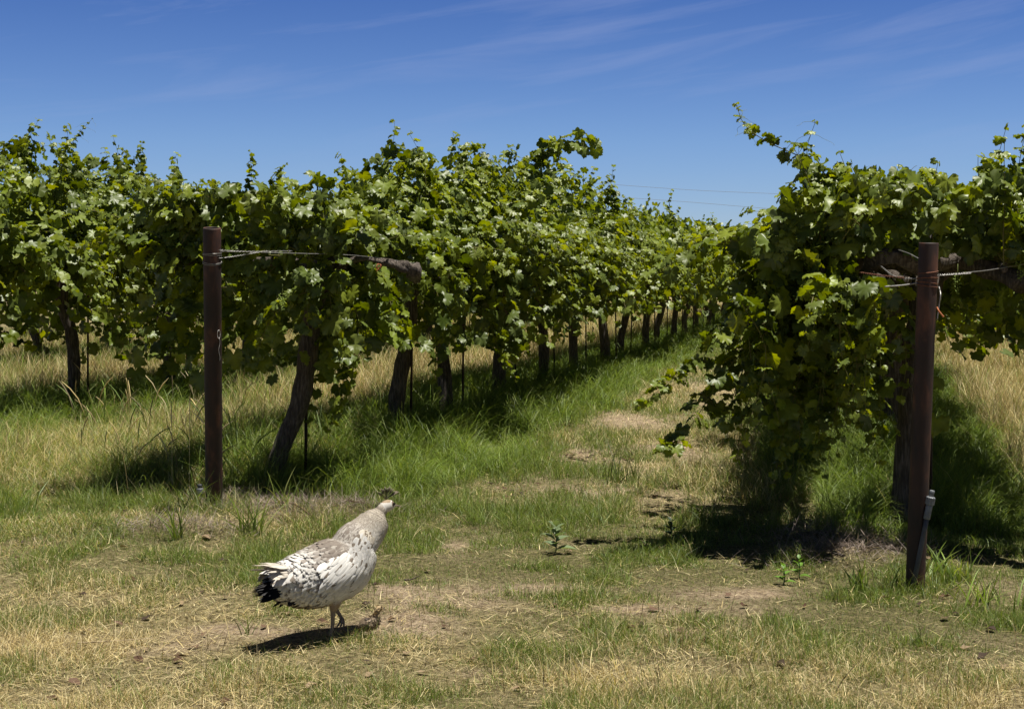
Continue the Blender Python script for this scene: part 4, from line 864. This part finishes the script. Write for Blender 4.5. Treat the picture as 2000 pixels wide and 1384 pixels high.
# plumage: overlapping feathers on the body
def feathers(mb, pos, d, n, L, Wd, col, lift, curve=.25, tipcol=None, split=0.0, rs=rng):
    m_ = len(pos); d = norm(d - n * np.sum(d * n, -1, keepdims=True)); s_ = np.cross(d, n); U = np.linspace(0, 1, 6); prof = np.array([.35, .8, 1.0, .98, .72, .0])
    d2 = norm(d + n * lift[:, None])
    rows_ = []
    for u, pf in zip(U, prof):
        c = pos + d2 * (L * u)[:, None] - n * (L * curve * u * u)[:, None]
        w_ = (Wd * pf)[:, None]
        rows_ += [c - s_ * w_ - n * w_ * .35, c + n * w_ * .05, c + s_ * w_ - n * w_ * .35]
    V = np.stack(rows_, 1).reshape(-1, 3) * FL; nv = 18; b0 = np.arange(m_)[:, None] * nv
    f = np.concatenate([b0 + np.array([3 * r_ + q_, 3 * r_ + q_ + 1, 3 * r_ + q_ + 4, 3 * r_ + q_ + 3]) for r_ in range(5) for q_ in (0, 1)])
    tc_ = col if tipcol is None else tipcol
    K = np.stack([(col * (1 - u) + tc_ * u) * (.95 if q_ != 1 else 1.03) for u in U for q_ in range(3)], 1).reshape(-1, 3)
    mb.add(V, [f], K)
rf = np.random.default_rng(8); pm = MB()
nF = 6500; fi = (rf.random(nF) ** .9) * (M1 * .80) + 2; ft = rf.uniform(0, 2 * np.pi, nF)
fp, fn, ftg = surf(fi, ft); col, ring = plum_col(fp, fn, rf)
keep = ~((ring > .77)); fp, fn, ftg, col, ring, ft = [q_[keep] for q_ in (fp, fn, ftg, col, ring, ft)]
Lf = np.interp(ring, [0, .2, .45, .6, .8], [.036, .036, .032, .022, .009]) * rf.uniform(.8, 1.2, len(fp)); Wf = Lf * np.interp(ring, [0, .5, .8], [.30, .32, .34])
# feathers lie tailwards, sagging a little on the flanks
dd_ = -ftg + np.array([0, 0, -.35]) * (np.abs(np.sin(ft)) * (ring < .55))[:, None] + rf.normal(0, .12, fp.shape)
feathers(pm, fp + fn * .001, dd_, fn, Lf, Wf, col * rf.uniform(.85, 1.12, (len(fp), 1)), rf.uniform(.03, .20, len(fp)), .12, tipcol=col * rf.uniform(.8, 1.15, (len(fp), 1)), rs=rf)
pm.build('plumage', M_feather, bird)
# folded wing on each side
for sgn, nm in ((1, 'wing'), (-1, 'wing')):
    wm_ = MB(); n_ = 260; fi_ = rf.uniform(.22, .50, n_) * M1; fth = sgn * (1.25 + rf.uniform(-.38, .42, n_)); p_, n1_, tg_ = surf(fi_, fth); c_, r_ = plum_col(p_, n1_, rf)
    w0 = np.where(rf.random(n_)[:, None] < .16, np.array([[.22, .18, .14]]), np.array([[.68, .66, .62]])); front_ = (fi_ > .46 * M1)[:, None]
    w0 = np.where(front_, w0 * (.9, .84, .74), w0)
    feathers(wm_, p_ + n1_ * .007, -tg_ + np.array([0, 0, -.55]), n1_, rf.uniform(.04, .07, n_), rf.uniform(.009, .013, n_), w0 * rf.uniform(.85, 1.1, (n_, 1)), rf.uniform(.0, .06, n_), .10, rs=rf)
    wm_.build(nm, M_feather, bird)
# tail: black long feathers under white coverts
tl = MB(); n_ = 90; t0_ = to_local(bp(440, 775)); cols = np.tile(np.array([.010, .009, .009]), (n_, 1)); fan = np.linspace(-1, 1, n_)
tipz = to_local(bp(228, 815))
pos_ = np.c_[np.full(n_, t0_[0]) + rf.normal(0, .006, n_), fan * .030, np.full(n_, t0_[2]) + rf.normal(.006, .014, n_) - .012 * np.abs(fan)]
dir_ = np.c_[np.full(n_, tipz[0] - t0_[0]), fan * .03, np.full(n_, tipz[2] - t0_[2]) + rf.uniform(-.030, .055, n_)]
feathers(tl, pos_, dir_, norm(np.c_[np.full(n_, -.1), fan * .5, np.ones(n_)]), rf.uniform(.12, .165, n_), rf.uniform(.009, .013, n_), cols, np.zeros(n_), .06, rs=rf)
n_ = 26; t1_ = to_local(bp(470, 850)); fan = rf.uniform(-1, 1, n_)
feathers(tl, np.c_[t1_[0] + rf.normal(0, .018, n_), fan * .05, t1_[2] + rf.normal(0, .014, n_)], np.c_[rf.uniform(-.9, -.3, n_), fan * .5 + .1, rf.uniform(-.8, -.25, n_)], norm(np.c_[np.full(n_, -.2), fan, np.ones(n_) * .5]), rf.uniform(.035, .055, n_), rf.uniform(.009, .013, n_), np.tile([.012, .011, .010], (n_, 1)), np.zeros(n_), .1, rs=rf)
tl.build('tail_feathers', M_feather, bird)
tv = MB(); n_ = 330; u_ = rf.random(n_); fan = rf.uniform(-1, 1, n_); a0 = to_local(bp(520, 625)); a1 = to_local(bp(345, 695))
cols = np.where(rf.random(n_)[:, None] < .14 + .45 * (1 - u_)[:, None] * (rf.random(n_)[:, None] < .7), np.array([[.22, .185, .15]]), np.array([[.64, .61, .56]])) * rf.uniform(.8, 1.1, (n_, 1))
hwid = .075 * (1 - u_ * .25)
pos_ = np.c_[a0[0] + (a1[0] - a0[0]) * u_, fan * hwid, a0[2] + (a1[2] - a0[2]) * u_ - .034 * fan ** 2 + .006]
feathers(tv, pos_, np.c_[np.full(n_, -1.), fan * .35, np.full(n_, -.24) - .25 * np.abs(fan)], norm(np.c_[np.full(n_, -.15), fan * 1.2, np.ones(n_)]), rf.uniform(.04, .065, n_), rf.uniform(.010, .015, n_), cols, rf.uniform(-.02, .03, n_), .16, rs=rf)
n_ = 60; fan = rf.uniform(-1, 1, n_); a2_ = to_local(bp(430, 672)); a3_ = to_local(bp(250, 722))
feathers(tv, np.c_[np.full(n_, a2_[0]) + rf.normal(0, .008, n_), fan * .045, a2_[2] - .018 * fan ** 2 + rf.normal(-.006, .007, n_)], np.c_[np.full(n_, a3_[0] - a2_[0]), fan * .05, a3_[2] - a2_[2] + rf.normal(0, .012, n_)], norm(np.c_[np.full(n_, .3), fan * .6, np.ones(n_)]), rf.uniform(.06, .135, n_), rf.uniform(.007, .011, n_), np.tile([.50, .45, .38], (n_, 1)) * rf.uniform(.7, 1.15, (n_, 1)), np.zeros(n_), .05, rs=rf)
tv.build('tail_coverts', M_feather, bird)
# crest, beak, eyes
cr = MB(); h0 = to_local(bp(1066, 238)) - (0, 0, .006); 
for k in range(26):
    f_ = -1 + 2 * k / 25; tip = to_local(bp(1080 + f_ * 66, 168 + 34 * f_ * f_ + random.uniform(-12, 12))); tip[1] = random.uniform(-.006, .006)
    P = smoothpts([h0 * FL, (h0 * .5 + tip * .5) * FL, tip * FL], 8); tube(cr, P, [.0008, .0007, .0007, .0007, .0012, .0034, .0042, .0015], 4, np.array(random.choice([(.16, .13, .09), (.10, .085, .05), (.12, .12, .06)])))
cr.build('crest', M_feather, bird)
bk = MB(); b0_ = to_local(bp(1104, 284)); b1_ = to_local(bp(1140, 286)); b2_ = to_local(bp(1168, 298))
tube(bk, smoothpts([b0_ * FL, b1_ * FL, b2_ * FL], 10), np.linspace(.0085, .0012, 10) * [1, 1, 1, .95, .95, .95, .95, 1, 1, 1], 12, flat=.8)
bk.build('beak', M_horn, bird)
for s in (1, -1):
    e_ = MB(); u, v = np.meshgrid(np.linspace(0, np.pi, 9), np.linspace(0, 2 * np.pi, 14, endpoint=False)); V = np.stack([np.sin(u) * np.cos(v), np.sin(u) * np.sin(v), np.cos(u)], -1).reshape(-1, 3) * .0062 + (np.array([ey[0], s * .0180, ey[2]]) * FL)
    i = np.arange(14)[:, None] * 9; i2 = ((np.arange(14) + 1) % 14)[:, None] * 9; j = np.arange(8)[None]; e_.add(V, [np.stack([i + j, i + j + 1, i2 + j + 1, i2 + j], -1).reshape(-1, 4)]); e_.build('eye', M_eye, bird)
tag(bird, 'white and grey mottled peahen stepping right with a small crest and black tail', 'peahen')

# ------------------------------------------------------------------ chick beside her
chick = empty('peachick', np.array([CHICK[0], CHICK[1], float(gz(CHICK[0], CHICK[1]))]), YAW + .5); c_ = MB()
tube(c_, smoothpts([(-.052, 0, .048), (-.035, 0, .05), (-.01, 0, .055), (.018, 0, .062), (.032, 0, .078), (.034, 0, .098), (.040, 0, .112), (.052, 0, .114), (.060, 0, .112)], 40), np.interp(np.linspace(0, 8, 40), range(9), [.006, .022, .031, .027, .015, .0105, .0125, .0115, .005]), 20)
for s in (-1, 1):
    tube(c_, smoothpts([(0, s * .014, .045), (.002, s * .014, .025), (0, s * .014, .003)], 8), [.009, .006, .004, .0035, .003, .003, .003, .003], 8)
    for a2 in (-.5, 0, .5): tube(c_, [(0, s * .014, .004), (.012 * math.cos(a2), s * .014 + .012 * math.sin(a2), .004), (.022 * math.cos(a2), s * .014 + .022 * math.sin(a2), .002)], [.003, .0025, .001], 6)
tmp = link('tmp', c_.mesh('body', M_feather)); md = tmp.modifiers.new('r', 'REMESH'); md.mode = 'VOXEL'; md.voxel_size = .0016; md.use_smooth_shade = True
dg = bpy.context.evaluated_depsgraph_get(); me = bpy.data.meshes.new_from_object(tmp.evaluated_get(dg)); bpy.data.objects.remove(tmp); me.name = 'body'
co = np.empty(len(me.vertices) * 3, np.float32); me.vertices.foreach_get('co', co); co = co.reshape(-1, 3)
cc = np.where((co[:, 2] > .085)[:, None], (.27, .20, .11), (.13, .095, .06)); st_ = fbm(co[:, 0] * 60, co[:, 1] * 160 + co[:, 2] * 60, 1.0, 2); cc = cc * (.5 + 1.0 * st_)[:, None]
a_ = me.color_attributes.new('col', 'FLOAT_COLOR', 'POINT') if 'col' not in me.color_attributes else me.color_attributes['col']
a_.data.foreach_set('color', np.c_[cc, np.ones(len(cc))].astype(np.float32).ravel()); me.materials.clear(); me.materials.append(M_feather); link('body', me, chick)
dn = MB(); n_ = 500; p_ = co[rf.integers(0, len(co), n_)]; p_ = p_[p_[:, 2] > .03]; n_ = len(p_); ctr = np.array([-.005, 0, .058]); nn_ = norm(p_ - np.where((p_[:, 2] > .085)[:, None], [.04, 0, .11], ctr))
feathers(dn, p_ * FL, (np.array([-1, 0, -.5]) + rf.normal(0, .3, (n_, 3))), nn_ * FL, rf.uniform(.008, .016, n_), rf.uniform(.002, .004, n_), np.where((p_[:, 2] > .085)[:, None], (.34, .25, .13), np.array([(.15, .105, .065), (.06, .042, .03), (.27, .21, .14)])[rf.integers(0, 3, n_)]), rf.uniform(.1, .4, n_), .1, rs=rf)
dn.build('down', M_feather, chick)
bk = MB(); tube(bk, [(.056, 0, .112), (.065, 0, .111), (.072, 0, .108)], [.004, .003, .001], 8); bk.build('beak', M_horn, chick)
tag(chick, 'tiny brown striped chick standing on bare soil just right of the peahen feet', 'chick')
